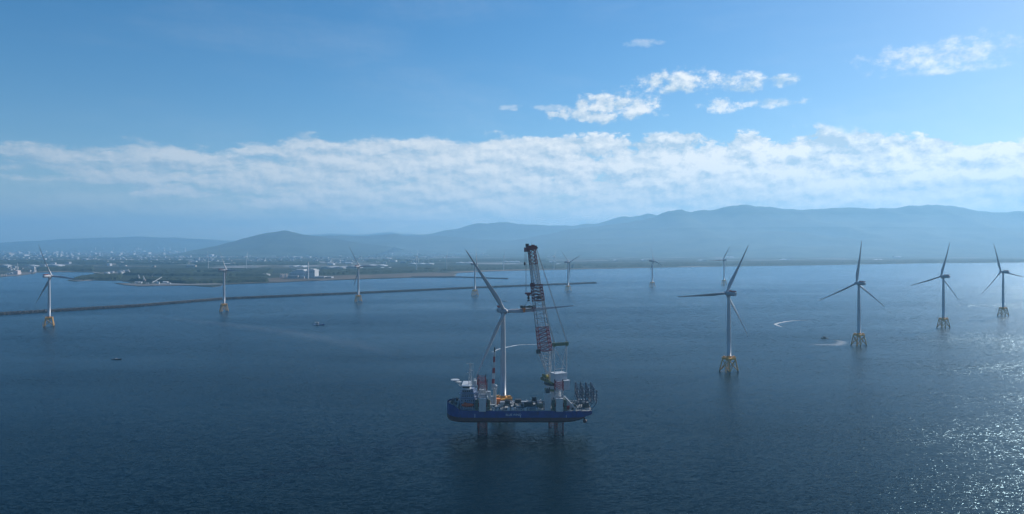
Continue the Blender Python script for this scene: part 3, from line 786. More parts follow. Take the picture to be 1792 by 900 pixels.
for x in (-50.2, -42.8):
    for y in range(699, 724, 4): br.bar((x, y, 45.6), (x, y, 47.8), .16, n=5)
bridge = br.build('bridge', M_WHITE, ship, SO)
bg = MB(); bg.box(-50.2, -42.8, 699.2, 722.8, 45.9, 47.6); bg.build('bridge_glazing', M_GLASS, bridge, SO)
hd = MB()                                           # bow platform on struts
hp = [(-58 + 4.6 * math.cos(2 * math.pi * k / 8 + .39), 706 + 4.6 * math.sin(2 * math.pi * k / 8 + .39)) for k in range(8)]
hd.prism(hp, 52.6, 53.2); hd.prism([(p[0] * .8 - 58 * .2 + 3, p[1] * .8 + 706 * .2) for p in hp], 50.6, 51.0)
for (x, y) in ((-55, 703), (-55, 709), (-59, 706)): hd.bar((x, y, 52.6), (-51, 706 + (y - 706) * 1.3, 44.8), .22, n=6)
hd.build('platform', M_WHITE, ship, SO)
ms = MB()
mx, my = -42.6, 706
rings = [[Vector((mx + sx * s, my + sy * s, z)) for sx, sy in ((-1, -1), (1, -1), (1, 1), (-1, 1))] for s, z in ((1.8, 48), (1.6, 51.5), (1.4, 55), (1.2, 58.5), (1.0, 62), (.9, 65), (.8, 68.5))]
ms.lattice(rings, .17, .09); ms.box(mx - 3.6, mx + 3.2, my - .3, my + .3, 69.0, 69.6); ms.bar((mx + 2.8, my, 69), (mx + 2.8, my, 48), .12, n=5)
ms.box(mx - 2.6, mx + 2.6, my - .25, my + .25, 62.2, 62.6); ms.bar((mx, my, 68), (mx, my, 71.2), .1, n=5)
ms.lathe([(.3, 58.6), (1.1, 59.2), (1.1, 60.0), (.3, 60.6)], 10, 0, (mx - 2.6, my - 1))
ms.build('mast', M_WHITE, ship, SO)
fn = MB(); fn.box(-39.6, -36.8, 713, 718, 44.6, 50.5); fn.bar((-38.8, 714.4, 50.5), (-39.2, 714.4, 52.6), .5); fn.bar((-37.6, 716.4, 50.5), (-38, 716.4, 52.6), .5)
fn.build('funnel', M_WHITE, ship, SO)
for (x, y) in ((-61, 706), (-61, 715), (-57, 700), (-57, 721)):            # bow winches
    bowm = MB(); bowm.bar((x - .2, y - 1.6, 29.8), (x - .2, y + 1.6, 29.8), .9, n=10); bowm.box(x - 1.2, x + 1.2, y - 2.0, y - 1.6, 28.6, 31.0); bowm.box(x - 1.2, x + 1.2, y + 1.6, y + 2.0, 28.6, 31.0)
    bowm.build('bow_winch', M_DARK, ship, SO)
for k in range(7):
    q = MB(); q.bar((-64 + k * 1.5, 702 - k * .9, 28.6), (-64 + k * 1.5, 702 - k * .9, 32.6 + (k % 3)), .16, n=5); q.build('stanchion', M_DARK, ship, SO)

# main crane: everything that slews is a sub-part of the crane
CX, CY = 43.0, 726.5
F2 = Vector((-0.42, 0.905, 0)).normalized(); S2 = Vector((F2.y, -F2.x, 0))
def K(f, s, z): return Vector((CX, CY, 0)) + F2 * f + S2 * s + Vector((0, 0, z))
pd = MB()
pd.lathe([(8.6, DECK), (8.6, 31), (7.6, 38.6), (7.6, 44.6)], 26, 0, (CX, CY))
pd.lathe([(8.0, 38.2), (8.9, 38.6), (8.9, 40.2), (8.0, 40.6)], 26, 1, (CX, CY)); pd.lathe([(7.8, 44.0), (9.4, 44.6), (9.4, 46.4), (8.2, 46.8)], 26, 2, (CX, CY))
crane = pd.build('crane', [M_WHITE, M_GREEN, M_DARK], ship, SO)
sw = MB()
sw.obox(K(1, 0, 48.2), F2 * 13, S2 * 7.6, Vector((0, 0, 1.1)), 0); sw.obox(K(8, 0, 50.6), F2 * 5, S2 * 4.6, Vector((0, 0, 1.6)), 1)
sw.obox(K(10, 5.4, 51), F2 * 2.6, S2 * .8, Vector((0, 0, 2.6)), 0); sw.obox(K(10, -5.4, 51), F2 * 2.6, S2 * .8, Vector((0, 0, 2.6)), 0)
for q in range(9): sw.obox(K(-6 + q * 2.1, -8.2, 49.9), F2 * .7, S2 * .5, Vector((0, 0, .9)), 2 if q % 2 else 0)
sw.build('slewing_platform', [M_GREEN, M_CYEL, M_DARK], crane, SO)
mh = MB()
mh.obox(K(-12.5, 0, 53.4), F2 * 5.5, S2 * 7.0, Vector((0, 0, 4.6))); mh.obox(K(-12.5, 0, 58.3), F2 * 5.7, S2 * 7.2, Vector((0, 0, .3)))
mh.obox(K(-19.6, .8, 46.5), F2 * 2.4, S2 * 7.2, Vector((0, 0, 4.6))); mh.obox(K(-19.6, .8, 51.3), F2 * 2.6, S2 * 7.4, Vector((0, 0, .3)))
for s in (-1, 1): mh.obox(K(-17.2, s * 6.4, 52.5), F2 * .5, S2 * .5, Vector((0, 0, 6)))
mh.build('machinery_house', M_WHITE, crane, SO)
cb = MB(); cb.obox(K(9, 9.6, 52.6), F2 * 1.9, S2 * 1.4, Vector((0, 0, 1.5)), 0); cb.obox(K(9.4, 9.6, 52.9), F2 * 1.7, S2 * 1.5, Vector((0, 0, .8)), 1)
cb.build('crane_cab', [M_WHITE, M_GLASS], crane, SO)
GT = 88.0
gn = MB()
for s in (-1, 1):
    gn.bar(K(-16, s * 7.0, 54), K(-16, s * 7.4, GT), .42, n=8, mi=0)
    gn.bar(K(-3, s * 6.4, 49), K(-16, s * 7.4, GT - .5), .30, n=8, mi=0)
    gn.obox(K(-16, s * 7.6, GT + .4), F2 * 1.6, S2 * 1.2, Vector((0, 0, 1.9)), 1)
gn.bar(K(-16, 7.0, 63), K(-16, -7.2, GT - 3), .20, n=6, mi=0)
gn.bar(K(-16, -7.0, 63), K(-16, 7.2, GT - 3), .20, n=6, mi=0)
gn.bar(K(-16, -7, 63), K(-16, 7, 63), .24, n=6, mi=0)
gn.obox(K(-16, 0, GT), F2 * .9, S2 * 7.6, Vector((0, 0, 1.2)), 1)
for q in range(6): gn.obox(K(-16, -6 + q * 2.4, GT + 1.6), F2 * 1.1, S2 * .35, Vector((0, 0, .7)), 1)
gn.build('gantry', [M_LWHITE, M_GREEN], crane, SO)

PIV = K(10.5, 0, 54.2)
TIP = Vector((XX(930.0, 762.0), 762.0, 187.0))
bax = (TIP - PIV).normalized(); bup = S2.cross(bax).normalized()
BL = (TIP - PIV).length
def ringat(t, wd, dp): c = PIV + bax * BL * t; return [c - S2 * wd / 2 - bup * dp / 2, c + S2 * wd / 2 - bup * dp / 2, c + S2 * wd / 2 + bup * dp / 2, c - S2 * wd / 2 + bup * dp / 2]
def tz(z): return (z - PIV.z) / (TIP.z - PIV.z)
def section(name, z0, z1, w0, w1, d0, d1, n, rc, rb_, mats, extra=None, cross=True, mc=None):
    mb = MB(); rr = [ringat(tz(z0) + (tz(z1) - tz(z0)) * k / n, w0 + (w1 - w0) * k / n, d0 + (d1 - d0) * k / n) for k in range(n + 1)]
    mb.lattice(rr, rc, rb_, 0, cross, mc=mc)
    for k in range(4): mb.bar(rr[0][k], rr[0][(k + 1) % 4], rb_ * 1.3, n=5)
    if extra: extra(mb, rr)
    return mb.build(name, mats, boom, SO)
bf = MB()
r0, r1 = ringat(.0, 3.2, 2.0), ringat(tz(77), 13.6, 6.6)
for k in range(4): bf.bar(r0[k], r1[k], .75, n=6)
for k in range(4):
    for f in (.3, .55, .8): bf.bar(r0[k].lerp(r1[k], f), r0[(k + 1) % 4].lerp(r1[(k + 1) % 4], f), .3, n=5); bf.bar(r0[k].lerp(r1[k], f), r0[(k + 1) % 4].lerp(r1[(k + 1) % 4], f + .2), .22, n=5)
bf.bar(r0[0].lerp(r1[0], .35), r1[1], .22, n=5); bf.bar(r0[3].lerp(r1[3], .35), r1[2], .22, n=5)
bf.obox(PIV, S2 * 3.0, bup * 1.2, bax * 1.2)
boom = bf.build('boom', M_LWHITE, crane, SO)
# boom sections are children of the crane too (one level only)
boom_parent = crane
def sect(*a, **k):
    o = section(*a, **k); o.parent = crane; return o
def red_extra(mb, rr):
    c = (rr[0][0] + rr[0][3]) / 2 - S2 * 1.6
    mb.obox(c, S2 * 1.7, bup * 2.0, bax * 2.2, 1)
    for k in range(0, len(rr), 2):
        m_ = sum(rr[k], Vector()) / 4; mb.obox(m_, S2 * ((rr[k][1] - rr[k][0]).length / 2), bup * .3, bax * .12, 0)
sect('boom_section', 77, 102, 13.6, 12.4, 6.6, 6.2, 6, .42, .27, [M_RED, M_DARK], extra=red_extra)
sect('boom_section', 102, 130, 12.0, 11.2, 6.0, 5.6, 6, .46, .24, [M_LWHITE, M_STEEL], cross=False, mc=1)
def dk_extra(mb, rr):
    for k in range(0, len(rr)):
        m_ = sum(rr[k], Vector()) / 4; mb.obox(m_, S2 * ((rr[k][1] - rr[k][0]).length / 2), bup * .5, bax * .2, 0)
    m_ = sum(rr[-1], Vector()) / 4; mb.obox(m_ - S2 * 4.8, S2 * 1.6, bup * 2.4, bax * 2.0, 0)
    m_ = sum(rr[1], Vector()) / 4; mb.obox(m_ + S2 * 1.0, S2 * 2.2, bup * 1.2, bax * 1.4, 1)
sect('boom_section', 130, 147, 11.8, 11.0, 6.2, 5.8, 5, .46, .30, [M_RED2, M_DARK], extra=dk_extra)
sect('boom_section', 147, 169.5, 8.6, 7.8, 5.0, 4.6, 7, .42, .24, [M_LWHITE, M_STEEL], mc=1)
sect('boom_section', 169.5, 185.5, 7.8, 7.4, 4.8, 4.6, 4, .42, .28, [M_RED2, M_DARK])
hdm = MB()
hdm.obox(TIP + Vector((0, 0, .6)), S2 * 5.2, F2 * 3.2, Vector((0, 0, 2.2)), 0)
hdm.obox(TIP - S2 * 4.6 + F2 * 2 + Vector((0, 0, -1.8)), S2 * 1.8, F2 * 3.6, Vector((0, 0, 2.4)), 0)
hdm.obox(TIP + S2 * 5.4 + Vector((0, 0, .4)), S2 * 1.7, F2 * 1.6, Vector((0, 0, 1.0)), 1)
hdm.obox(TIP - S2 * 5.2 + Vector((0, 0, 3.2)), S2 * 1.5, F2 * 1.2, Vector((0, 0, 1.6)), 1)
for q in range(5): hdm.bar(TIP + F2 * 3.4 + S2 * (-4 + q * 1.7) + Vector((0, 0, -1.2)), TIP + F2 * 3.4 + S2 * (-3.2 + q * 1.7) + Vector((0, 0, -1.2)), 1.5, n=12, mi=1)
hdm.bar(TIP + Vector((0, 0, 2.5)), TIP + Vector((.3, 0, 7)), .1, n=4); hdm.box(TIP.x - .2, TIP.x + 3.6, TIP.y - 1, TIP.y + 1, TIP.z + 2.6, TIP.z + 3.8, 0)
hdm.build('boom_head', [M_RED2, M_DARK], crane, SO)
HK = Vector((XX(925.0, 765.5), 765.5, 0))
rp = MB()
for s in (-1, 1):
    for q in range(3):
        o = S2 * (q * .5)
        rp.bar(TIP + S2 * (5.4 * s) + o, K(-16, s * 7.4, GT + 1.6) + o, .15, n=4, cap=False)
    rp.bar(TIP - bax * 40 + S2 * (4.4 * s), K(-14, s * 4, 58), .12, n=4, cap=False)
HZ0 = ZZ(512, 765.5)
for dx in (-3.1, -2.6, 2.5, 3.0): rp.bar((HK.x + dx, HK.y, HZ0), (HK.x + dx, HK.y - 1, TIP.z - 2.0), .15, n=4, cap=False)
ax_ = XX(919.6, 764)
rp.bar((ax_ - .9, 764, TIP.z - 2), (ax_ - .9, 764, ZZ(461, 764)), .14, n=4, cap=False)
rp.build('wire_rope', M_ROPE, crane, SO)

# hanging gear: things of their own
ah = MB(); zb = ZZ(461.5, 764); ah.lathe([(.3, zb - 1.7), (.9, zb - 1.2), (1.1, zb), (.8, zb + 1.3), (.2, zb + 1.9)], 12, 0, (ax_ - .9, 764)); ah.bar((ax_ - .9, 764, zb - 1.6), (ax_ - .5, 764, zb - 3.0), .22, n=6)
tag(ah.build('hook_ball', M_BLACK, None, (ax_ - .9, 764, zb)), 'small dark hook ball hanging alone beside the top of the crane boom', 'crane hook', loc=(ax_ - .9, 764, zb))
hkz = ZZ(514, 765.5)
hk = thing('hook_block', 'red and dark crane hook block hanging between the boom and the nearest turbine', 'crane hook', (HK.x, HK.y, hkz))
ho = (HK.x, HK.y, hkz)
h1 = MB(); h1.obox((HK.x, HK.y, hkz + .3), (3.9, 0, 0), (0, .8, 0), (0, 0, .9)); h1.obox((HK.x, HK.y, hkz - 1.4), (2.2, 0, 0), (0, .7, 0), (0, 0, .9))
h1.build('sheave_beam', M_RED2, hk, ho)
h2 = MB(); h2.lathe([(.5, hkz - 6.6), (1.5, hkz - 5.6), (1.5, hkz - 4.4), (.6, hkz - 2.2)], 12, 0, (HK.x, HK.y)); h2.obox((HK.x, HK.y, hkz - 7.6), (1.5, 0, 0), (0, .5, 0), (0, 0, .6))
h2.build('hook', M_BLACK, hk, ho)
yz = ZZ(537, 765.5)
yk = thing('blade_yoke', 'dark lifting yoke with red clamps gripping the level blade of the nearest turbine', 'lifting gear', (HK.x, HK.y, yz)); yo_ = (HK.x, HK.y, yz)
bd = Vector((math.cos(R(14)), math.sin(R(14)), 0.04)); bn = Vector((-bd.y, bd.x, 0)).normalized(); c0 = Vector((HK.x - .6, HK.y, yz))
y1 = MB(); y1.obox(c0, bd * 8.6, bn * 1.2, Vector((0, 0, .55)), 0)
for q in range(9): y1.obox(c0 + bd * (-8 + q * 2), bd * .5, bn * 1.6, Vector((0, 0, .9 + (q % 3) * .3)), 0 if q % 2 else 1)
y1.obox(c0 - bd * 7.5 + Vector((0, 0, .9)), bd * 1.3, bn * 1.5, Vector((0, 0, .9)), 1)
y1.build('spreader', [M_JGREEN, M_DARK], yk, yo_)
for s in (-1, 1):
    y2 = MB(); c = c0 + bd * (5.6 * s + .6)
    y2.obox(c + Vector((0, 0, -1.6)), bd * 1.5, bn * 2.4, Vector((0, 0, .8))); y2.obox(c + bn * 2.4 + Vector((0, 0, -4.0)), bd * 1.2, bn * .35, Vector((0, 0, 2.2))); y2.obox(c - bn * 2.4 + Vector((0, 0, -3.6)), bd * 1.2, bn * .35, Vector((0, 0, 2.0)))
    y2.build('clamp', M_ORANGE if s < 0 else M_RED, yk, yo_)
sl = MB()
for s in (-1, 1):
    for b_ in (-1, 1): sl.bar((HK.x, HK.y, hkz - 7.8), c0 + bd * (4.6 * s) + bn * b_ + Vector((0, 0, .5)), .13, n=5)
sl.build('slings', M_STEEL, yk, yo_)

# auxiliary striped crane on deck
ac = MB(); axx, ayy = XX(866, 716), 716.0
ac.lathe([(1.7, DECK), (1.5, 40.0), (2.0, 40.2), (2.0, 42.0)], 14, 0, (axx, ayy)); ac.obox((axx + 1.2, ayy - 1.4, 44), (1.4, 0, 0), (0, 1.2, 0), (0, 0, 1.6), 0); ac.obox((axx + 1.3, ayy - 1.8, 44.4), (1.2, 0, 0), (0, 1.0, 0), (0, 0, .7), 1)
ac.box(axx - 4, axx - 1.4, ayy - 1.5, ayy + 1.5, DECK, 34.0, 0); ac.box(axx - 8.4, axx - 4.6, ayy - 2, ayy + 2, DECK, 39.0, 0)
aux = ac.build('deck_crane', [M_WHITE, M_GLASS], ship, SO)
ab = MB()
stripes = [(681, 671, 1), (671, 663, 0), (663, 653, 1), (653, 644, 0), (644, 634, 1), (634, 624, 0), (624, 616, 1), (616, 608, 2)]
for (ya, yb, mi) in stripes:
    def pt(y_): return Vector((XX(862.6 + (681 - y_) / 73 * 3.1, 716), 716, ZZ(y_, 716)))
    wa, wb = [1.35 if y_ > 644 else 1.0 if y_ > 622 else .75 for y_ in (ya - .1, yb + .1)]
    a, b = pt(ya), pt(yb); mid = (a + b) / 2
    ab.obox(mid, (wa, 0, 0), (0, wa, 0), (b - a) / 2, mi)
ab.build('striped_boom', [M_RED, M_LWHITE, M_BLACK], aux, SO)
vent = MB(); vx = XX(867, 710)
vent.bar((vx, 710, DECK), (vx, 710, 44.6), .4, n=8); vent.lathe([(.5, 44.4), (1.5, 45.0), (1.6, 46.4), (.7, 47.2)], 12, 0, (vx, 710))
vent.build('radar_dome', M_WHITE, ship, SO)

# white blocks by the aft legs and deck walkway
sb = MB(); sb.box(XX(953.5, 694), XX(964, 694), 693, 699, DECK, ZZ(688, 694), 0); sb.box(XX(955, 694), XX(962, 694), 693.6, 698, ZZ(688, 694), ZZ(683, 694), 1)
for q in range(3): sb.box(XX(955, 694) + q * 1.6, XX(955, 694) + q * 1.6 + 1.1, 694, 697, ZZ(683, 694), ZZ(682, 694) + q, 1)
sb.build('winch_house', [M_WHITE, M_DARK], ship, SO)
st_ = MB()
for q in range(12): st_.box(XX(988, 700) + q * .9, XX(988, 700) + q * .9 + .85, 700, 704, DECK, 37 - q * 1.0)
st_.build('stairway', M_WHITE, ship, SO)

# deck cargo, each resting on the deck
def trestle(px, Y, w, h, label):
    X = XX(px, Y); t = thing('cargo_trestle', label, 'trestle', (X, Y, DECK)); mb = MB()
    for s in (-1, 1):
        for d in (-2.6, 2.6): mb.bar((s * w * .5, d, 0), (s * w * .22, d, h), .42, n=6); mb.bar((-w * .45, d, .3), (w * .45, d, .3), .3, n=5)
        mb.bar((s * w * .36, -2.6, h * .5), (s * w * .36, 2.6, h * .5), .25, n=5)
    mb.bar((-w * .36, -2.6, h * .5), (w * .36, -2.6, h * .5), .3, n=5)
    mb.build('frame', M_BLACK, t)
    c = MB(); c.obox((0, 0, h), (w * .34, 0, 0), (0, 3.2, 0), (0, 0, .6)); c.lathe([(w * .3, h * .62), (w * .3, h + .9)], 12); c.build('cradle', M_BLACK, t)
    return t
trestle(888, 700, 7.5, 8.2, 'black A-frame cargo trestle on the ship deck, left of the wider one')
trestle(906.5, 702, 9.4, 8.6, 'wider black A-frame cargo trestle at the middle of the ship deck')
trestle(935, 714, 6.6, 8.0, 'black cargo trestle on the far deck side, near the aft crane')
def cargo_box(px, Y, lx, ly, lz, m, name, label, cat, z=DECK):
    X = XX(px, Y); mb = MB(); t = thing(name, label, cat, (X, Y, z))
    mb.box(-lx / 2, lx / 2, -ly / 2, ly / 2, .15, lz)
    n = int(lx / .8)
    for k in range(n): mb.box(-lx / 2 + .2 + k * lx / n, -lx / 2 + .5 + k * lx / n, -ly / 2 - .08, -ly / 2, .3, lz - .2)
    mb.build('body', m, t)
    d = MB(); d.box(lx * .22, lx * .36, -ly / 2 - .12, -ly / 2 - .085, .3, min(2.4, lz - .2)); d.build('door', M_DARK, t)
    f = MB()
    for sx in (-1, 1):
        for sy in (-1, 1): f.box(sx * lx / 2 - .25, sx * lx / 2 + .25, sy * ly / 2 - .25, sy * ly / 2 + .25, 0, lz + .12)
    f.build('corner_posts', m, t); return t
cargo_box(861, 705, 6.2, 2.6, 3.4, M_WHITE, 'container', 'white container on deck just aft of the front leg', 'container')
cargo_box(871, 699, 5.0, 2.5, 2.7, M_BG, 'container', 'grey container near the deck edge beside the left trestle', 'container')
cargo_box(871, 722, 5.4, 5, 5.8, M_ORANGE, 'container', 'rusty orange container in front of the turbine foundation', 'container')
cargo_box(879, 709, 4.4, 2.4, 5.2, M_WHITE, 'container', 'tall white cabin stack between the striped crane and the left trestle', 'container')
cargo_box(899, 694, 4.2, 2.4, 2.6, M_WHITE, 'container', 'small white deck cabin at the near edge under the wider trestle', 'container')
cargo_box(917, 722, 6.0, 2.6, 2.6, M_WHITE, 'container', 'white container by the far rail behind the dark generator', 'container')
cargo_box(924, 706, 7.4, 3.0, 5.6, M_DARK, 'generator', 'dark boxy generator on deck right of the wider trestle', 'generator')
cargo_box(945, 703, 5.6, 2.6, 4.6, M_JGREEN, 'generator', 'dark green power pack beside the aft winch house', 'generator')
cargo_box(926, 697, 4.0, 2.4, 2.4, M_ROOFB, 'container', 'low blue-grey container at the near deck edge right of middle', 'container')
cargo_box(1003, 705, 6, 2.6, 3.4, M_JGREEN, 'container', 'green container on the aft deck right of the rear leg', 'container')
cargo_box(994, 697, 2.6, 2.2, 3.8, M_RED, 'locker', 'small red locker at the near edge of the aft deck', 'locker')
cargo_box(1025, 705, 6.2, 3.0, 5.0, M_DARK, 'generator', 'dark winch unit under the stern rack', 'winch')
cargo_box(1018, 726, 7.0, 3.0, 4.0, M_WHITE, 'container', 'white container under the stern rack by the far rail', 'container')
for k, (px, Y, hgt, lab) in enumerate([(884, 716, 5.4, 'grey pipe stack lying on deck behind the left trestle'), (930, 697, 3.4, 'bundle of grey pipes near the deck edge beside the power pack')]):
    X = XX(px, Y); mb = MB()
    for r_ in range(3):
        for q in range(5 - r_): mb.bar((-5, -2 + q * 1.0 + r_ * .5, .5 + r_ * .86), (5, -2 + q * 1.0 + r_ * .5, .5 + r_ * .86), .48, n=9)
    o = mb.build('pipe_stack', M_STEEL); tag(o, lab, 'pipes', loc=(X, Y, DECK))
rnd = random.Random(3)                                # deck fittings, each a part of the ship
def fitting(x, y):
    kind = rnd.choice(['deck_locker', 'deck_locker', 'vent', 'bollard'])
    q = MB(); a, b, c = rnd.uniform(.4, 1.4), rnd.uniform(.3, 1.0), rnd.uniform(.6, 2.8)
    if kind == 'deck_locker':
        q.box(x - a, x + a, y - b, y + b, DECK, DECK + c); q.box(x - a - .1, x + a + .1, y - b - .1, y + b + .1, DECK + c, DECK + c + .12)
        q.build(kind, rnd.choice([M_WHITE, M_WHITE, M_DARK, M_STEEL, M_BG]), ship, SO)
    elif kind == 'vent':
        q.bar((x, y, DECK), (x, y, DECK + c), .3, n=7); q.lathe([(.3, DECK + c - .1), (.65, DECK + c + .1), (.65, DECK + c + .5), (.2, DECK + c + .8)], 9, 0, (x, y))
        q.build(kind, rnd.choice([M_WHITE, M_WHITE, M_STEEL]), ship, SO)
    else:
        q.box(x - 1.0, x + 1.0, y - .4, y + .4, DECK, DECK + .2)
        for s_ in (-.6, .6): q.bar((x + s_, y, DECK + .2), (x + s_, y, DECK + 1.1), .3, n=7)
        q.build(kind, M_DARK, ship, SO)
for k in range(100): fitting(rnd.uniform(-24, 36), rnd.choice([rnd.uniform(691.5, 697), rnd.uniform(700, 729)]))
for k in range(30): fitting(rnd.uniform(55, 78), rnd.uniform(692, 729))
for k in range(5):
    q = MB(); q.bar((-22 + k * 13, 698.4, DECK + .8), (-12 + k * 13, 698.4, DECK + .8), .26, n=6)
    for e in (-22, -17, -12): q.bar((e + k * 13, 698.4, DECK), (e + k * 13, 698.4, DECK + .8), .1, n=4)
    q.build('deck_pipe', M_WHITE, ship, SO)

# lifeboat on the near side
lb = thing('lifeboat', 'enclosed red-orange lifeboat hanging at the near side of the deckhouse', 'lifeboat', (XX(818.5, 693), 693.2, 30.2)); lo_ = (XX(818.5, 693), 693.2, 30.2)
L_ = MB(); prf = [(-6.2, .2, .5), (-5.2, 1.0, 1.3), (-3, 1.5, 1.75), (0, 1.65, 1.9), (3, 1.5, 1.75), (5.2, .9, 1.2), (6.2, .2, .4)]; vs = []
for (x, w_, h_) in prf:
    for k in range(12): a = 2 * math.pi * k / 12; vs.append((lo_[0] + x, lo_[1] + w_ * math.cos(a), lo_[2] + h_ * math.sin(a)))
L_.add(vs, [(j * 12 + k, j * 12 + (k + 1) % 12, (j + 1) * 12 + (k + 1) % 12, (j + 1) * 12 + k) for j in range(6) for k in range(12)], 0, True)
L_.build('hull', M_LIFE, lb, lo_)
L2 = MB(); L2.box(lo_[0] - 3.6, lo_[0] - 1.2, lo_[1] - .9, lo_[1] + .9, lo_[2] + 1.5, lo_[2] + 2.5); L2.build('cockpit', M_LIFE, lb, lo_)
for dx in (-4.4, 4.4):
    dvt = MB(); x = lo_[0] + dx; dvt.bar((x, 696.6, DECK), (x, 696.2, 34.4), .25, n=6); dvt.bar((x, 696.2, 34.4), (x, 693.2, 35.2), .22, n=6); dvt.bar((x, 693.2, 35.2), (x, 693.2, 32.0), .07, n=4)
    dvt.build('davit', M_WHITE, ship, SO)

# blade rack over the stern
rk = MB(); X0, X1 = 66.8, 84.6
zl, zh = 32.2, 45.6
for Y in (693.0, 706.0, 719.0, 731.0):
    for q in range(4):
        x = X0 + q * (X1 - X0) / 3 * .92 + (1.4 if Y < 700 else 0)
        rk.bar((x, Y, zl), (x, Y, zh if q != 3 or Y > 700 else zh - .5), .55, n=6)
        for z in (35.0, 38.0, 41.0, 44.0):
            rk.obox((x + .7, Y, z), (.9, 0, 0), (0, .5, 0), (0, 0, .35))
    for z in (zl, 38.8, 43.0): rk.bar((X0, Y, z), (X1, Y, z), .26, n=5)
    for q in range(3):
        a, b = X0 + q * (X1 - X0) / 3, X0 + (q + 1) * (X1 - X0) / 3
        rk.bar((a, Y, zl), (b, Y, 38.8), .15, n=4)
    rk.bar((X1, Y, zl), (78.6, Y, DECK), .34, n=6); rk.bar((X0 + 4, Y, zl), (X0 + 3, Y, DECK), .34, n=6); rk.bar((X0, Y, zl), (X0 - 4, Y, DECK), .3, n=6)
for x in (X0, X0 + 6, X0 + 12, X1):
    for z in (zl, 43.0): rk.bar((x, 693, z), (x, 731, z), .24, n=5)
    for (ya, yb) in ((693, 706), (706, 719), (719, 731)): rk.bar((x, ya, zl), (x, yb, 38.8), .13, n=4); rk.bar((x, yb, zl), (x, ya, 38.8), .13, n=4)
rack = rk.build('blade_rack', M_RACK, ship, SO)

# ------------------------------------------------------------------ boats and foam
def small_boat(name, px, py, length, rot, label, cat, hullm, cabm, cab=(-.2, .22), cab_h=2.6, roof=True, mast_h=0):
    X, Y = G(px, py); t = thing(name, label, cat, (X, Y, 0), R(rot)); Lh = length / 2; Bm = length * .13
    h = MB(); vs = []
    st = [(-1, .86, .9), (-.6, 1, .85), (0, 1, .9), (.5, .82, 1.15), (.82, .45, 1.5), (1, .04, 1.9)]
    f = length / 22
    for (u, bb, top) in st:
        x = u * Lh
        vs += [(x * .94, 0, -.6), (x * .97, -Bm * bb * .72, .0), (x, -Bm * bb, top * 1.35 * f), (x, Bm * bb, top * 1.35 * f), (x * .97, Bm * bb * .72, .0)]
    fs = [(j * 5 + k, j * 5 + (k + 1) % 5, (j + 1) * 5 + (k + 1) % 5, (j + 1) * 5 + k) for j in range(5) for k in range(5)]
    h.add(vs, fs + [(0, 1, 2, 3, 4), (29, 28, 27, 26, 25)])
    h.build('hull', hullm, t)
    c = MB(); x0, x1 = cab[0] * Lh - .0, cab[1] * Lh
    c.box(x0, x1, -Bm * .62, Bm * .62, .9 * f, (.9 * f) + cab_h)
    cb_ = c.build('cabin', cabm, t)
    g = MB(); g.box(x0 + .3, x1 + .06, -Bm * .64, Bm * .64, .9 * f + cab_h * .52, .9 * f + cab_h * .8); g.build('window', M_GLASS, cb_)
    if roof:
        r_ = MB(); r_.box(x0 - length * .16, x1 + .8, -Bm * .72, Bm * .72, .9 * f + cab_h + .02, .9 * f + cab_h + .35)
        for sy in (-1, 1): r_.bar((x0 - length * .15, sy * Bm * .6, .9 * f), (x0 - length * .15, sy * Bm * .6, .9 * f + cab_h), .09, n=4)
        r_.build('roof', M_WHITE, t)
    if mast_h:
        q = MB(); q.bar((x0 + .5, 0, .9 * f + cab_h), (x0 + .5, 0, .9 * f + cab_h + mast_h), .12, n=5); q.bar((x0 - 1, 0, .9 * f + cab_h + mast_h * .7), (x0 + 2, 0, .9 * f + cab_h + mast_h * .7), .07, n=4); q.build('mast', M_DARK, t)
    return t
small_boat('fishing_boat', 558, 569.0, 26, 4, 'dark hulled fishing boat with a white cabin on open water left of the ship', 'boat', M_HULL, M_WHITE, (-.42, -.05), 5.2, True, 3.5)
small_boat('work_boat', 204, 629.2, 15.5, 8, 'low dark boat alone on the dark water at lower left', 'boat', M_BLACK, M_BG, (-.25, .1), 1.3, False)
small_boat('patrol_boat', 1443, 592.3, 15, 172, 'small black boat between the two large turbines at right', 'boat', M_BLACK, M_DARK, (-.25, .4), 3.4, False, 2.2)
small_boat('motor_boat', 883.5, 527.6, 17, 172, 'tiny grey boat on the water behind the nearest turbine rotor', 'boat', M_STEEL, M_BG, (-.2, .25), 2.0, False)

def foam_material(name, lo, hi, op, sc):
    m = bpy.data.materials.new(name); m.use_nodes = True
    w = NT(m.node_tree); b = w.n['Principled BSDF']
    P = w.new('ShaderNodeNewGeometry').outputs['Position']; uv = w.new('ShaderNodeUVMap').outputs[0]
    b.inputs['Base Color'].default_value = (0.78, 0.82, 0.85, 1); b.inputs['Roughness'].default_value = 0.7
    n = w.noise(P, sc, 6, 0.65)
    u, v, _ = w.sep(uv)
    e = w.m('SUBTRACT', 1.0, w.m('ABSOLUTE', w.m('SUBTRACT', w.m('MULTIPLY', v, 2.0), 1.0)))
    e = w.m('MULTIPLY', e, w.m('SUBTRACT', 1.0, w.m('POWER', w.m('ABSOLUTE', w.m('SUBTRACT', w.m('MULTIPLY', u, 2.0), 1.0)), 4.0)))
    a = w.m('MULTIPLY', w.smooth(w.m('MULTIPLY', e, w.m('ADD', n, .25)), lo, hi), op)
    w.put(b.inputs['Alpha'], a)
    return m
M_FOAM = foam_material('foam', 0.24, 0.80, 0.75, 0.10)
M_FOAM3 = foam_material('churned_foam', 0.12, 0.7, 0.22, 0.06)
M_FOAM2 = foam_material('thin_foam', 0.05, 1.2, 0.055, 0.012)
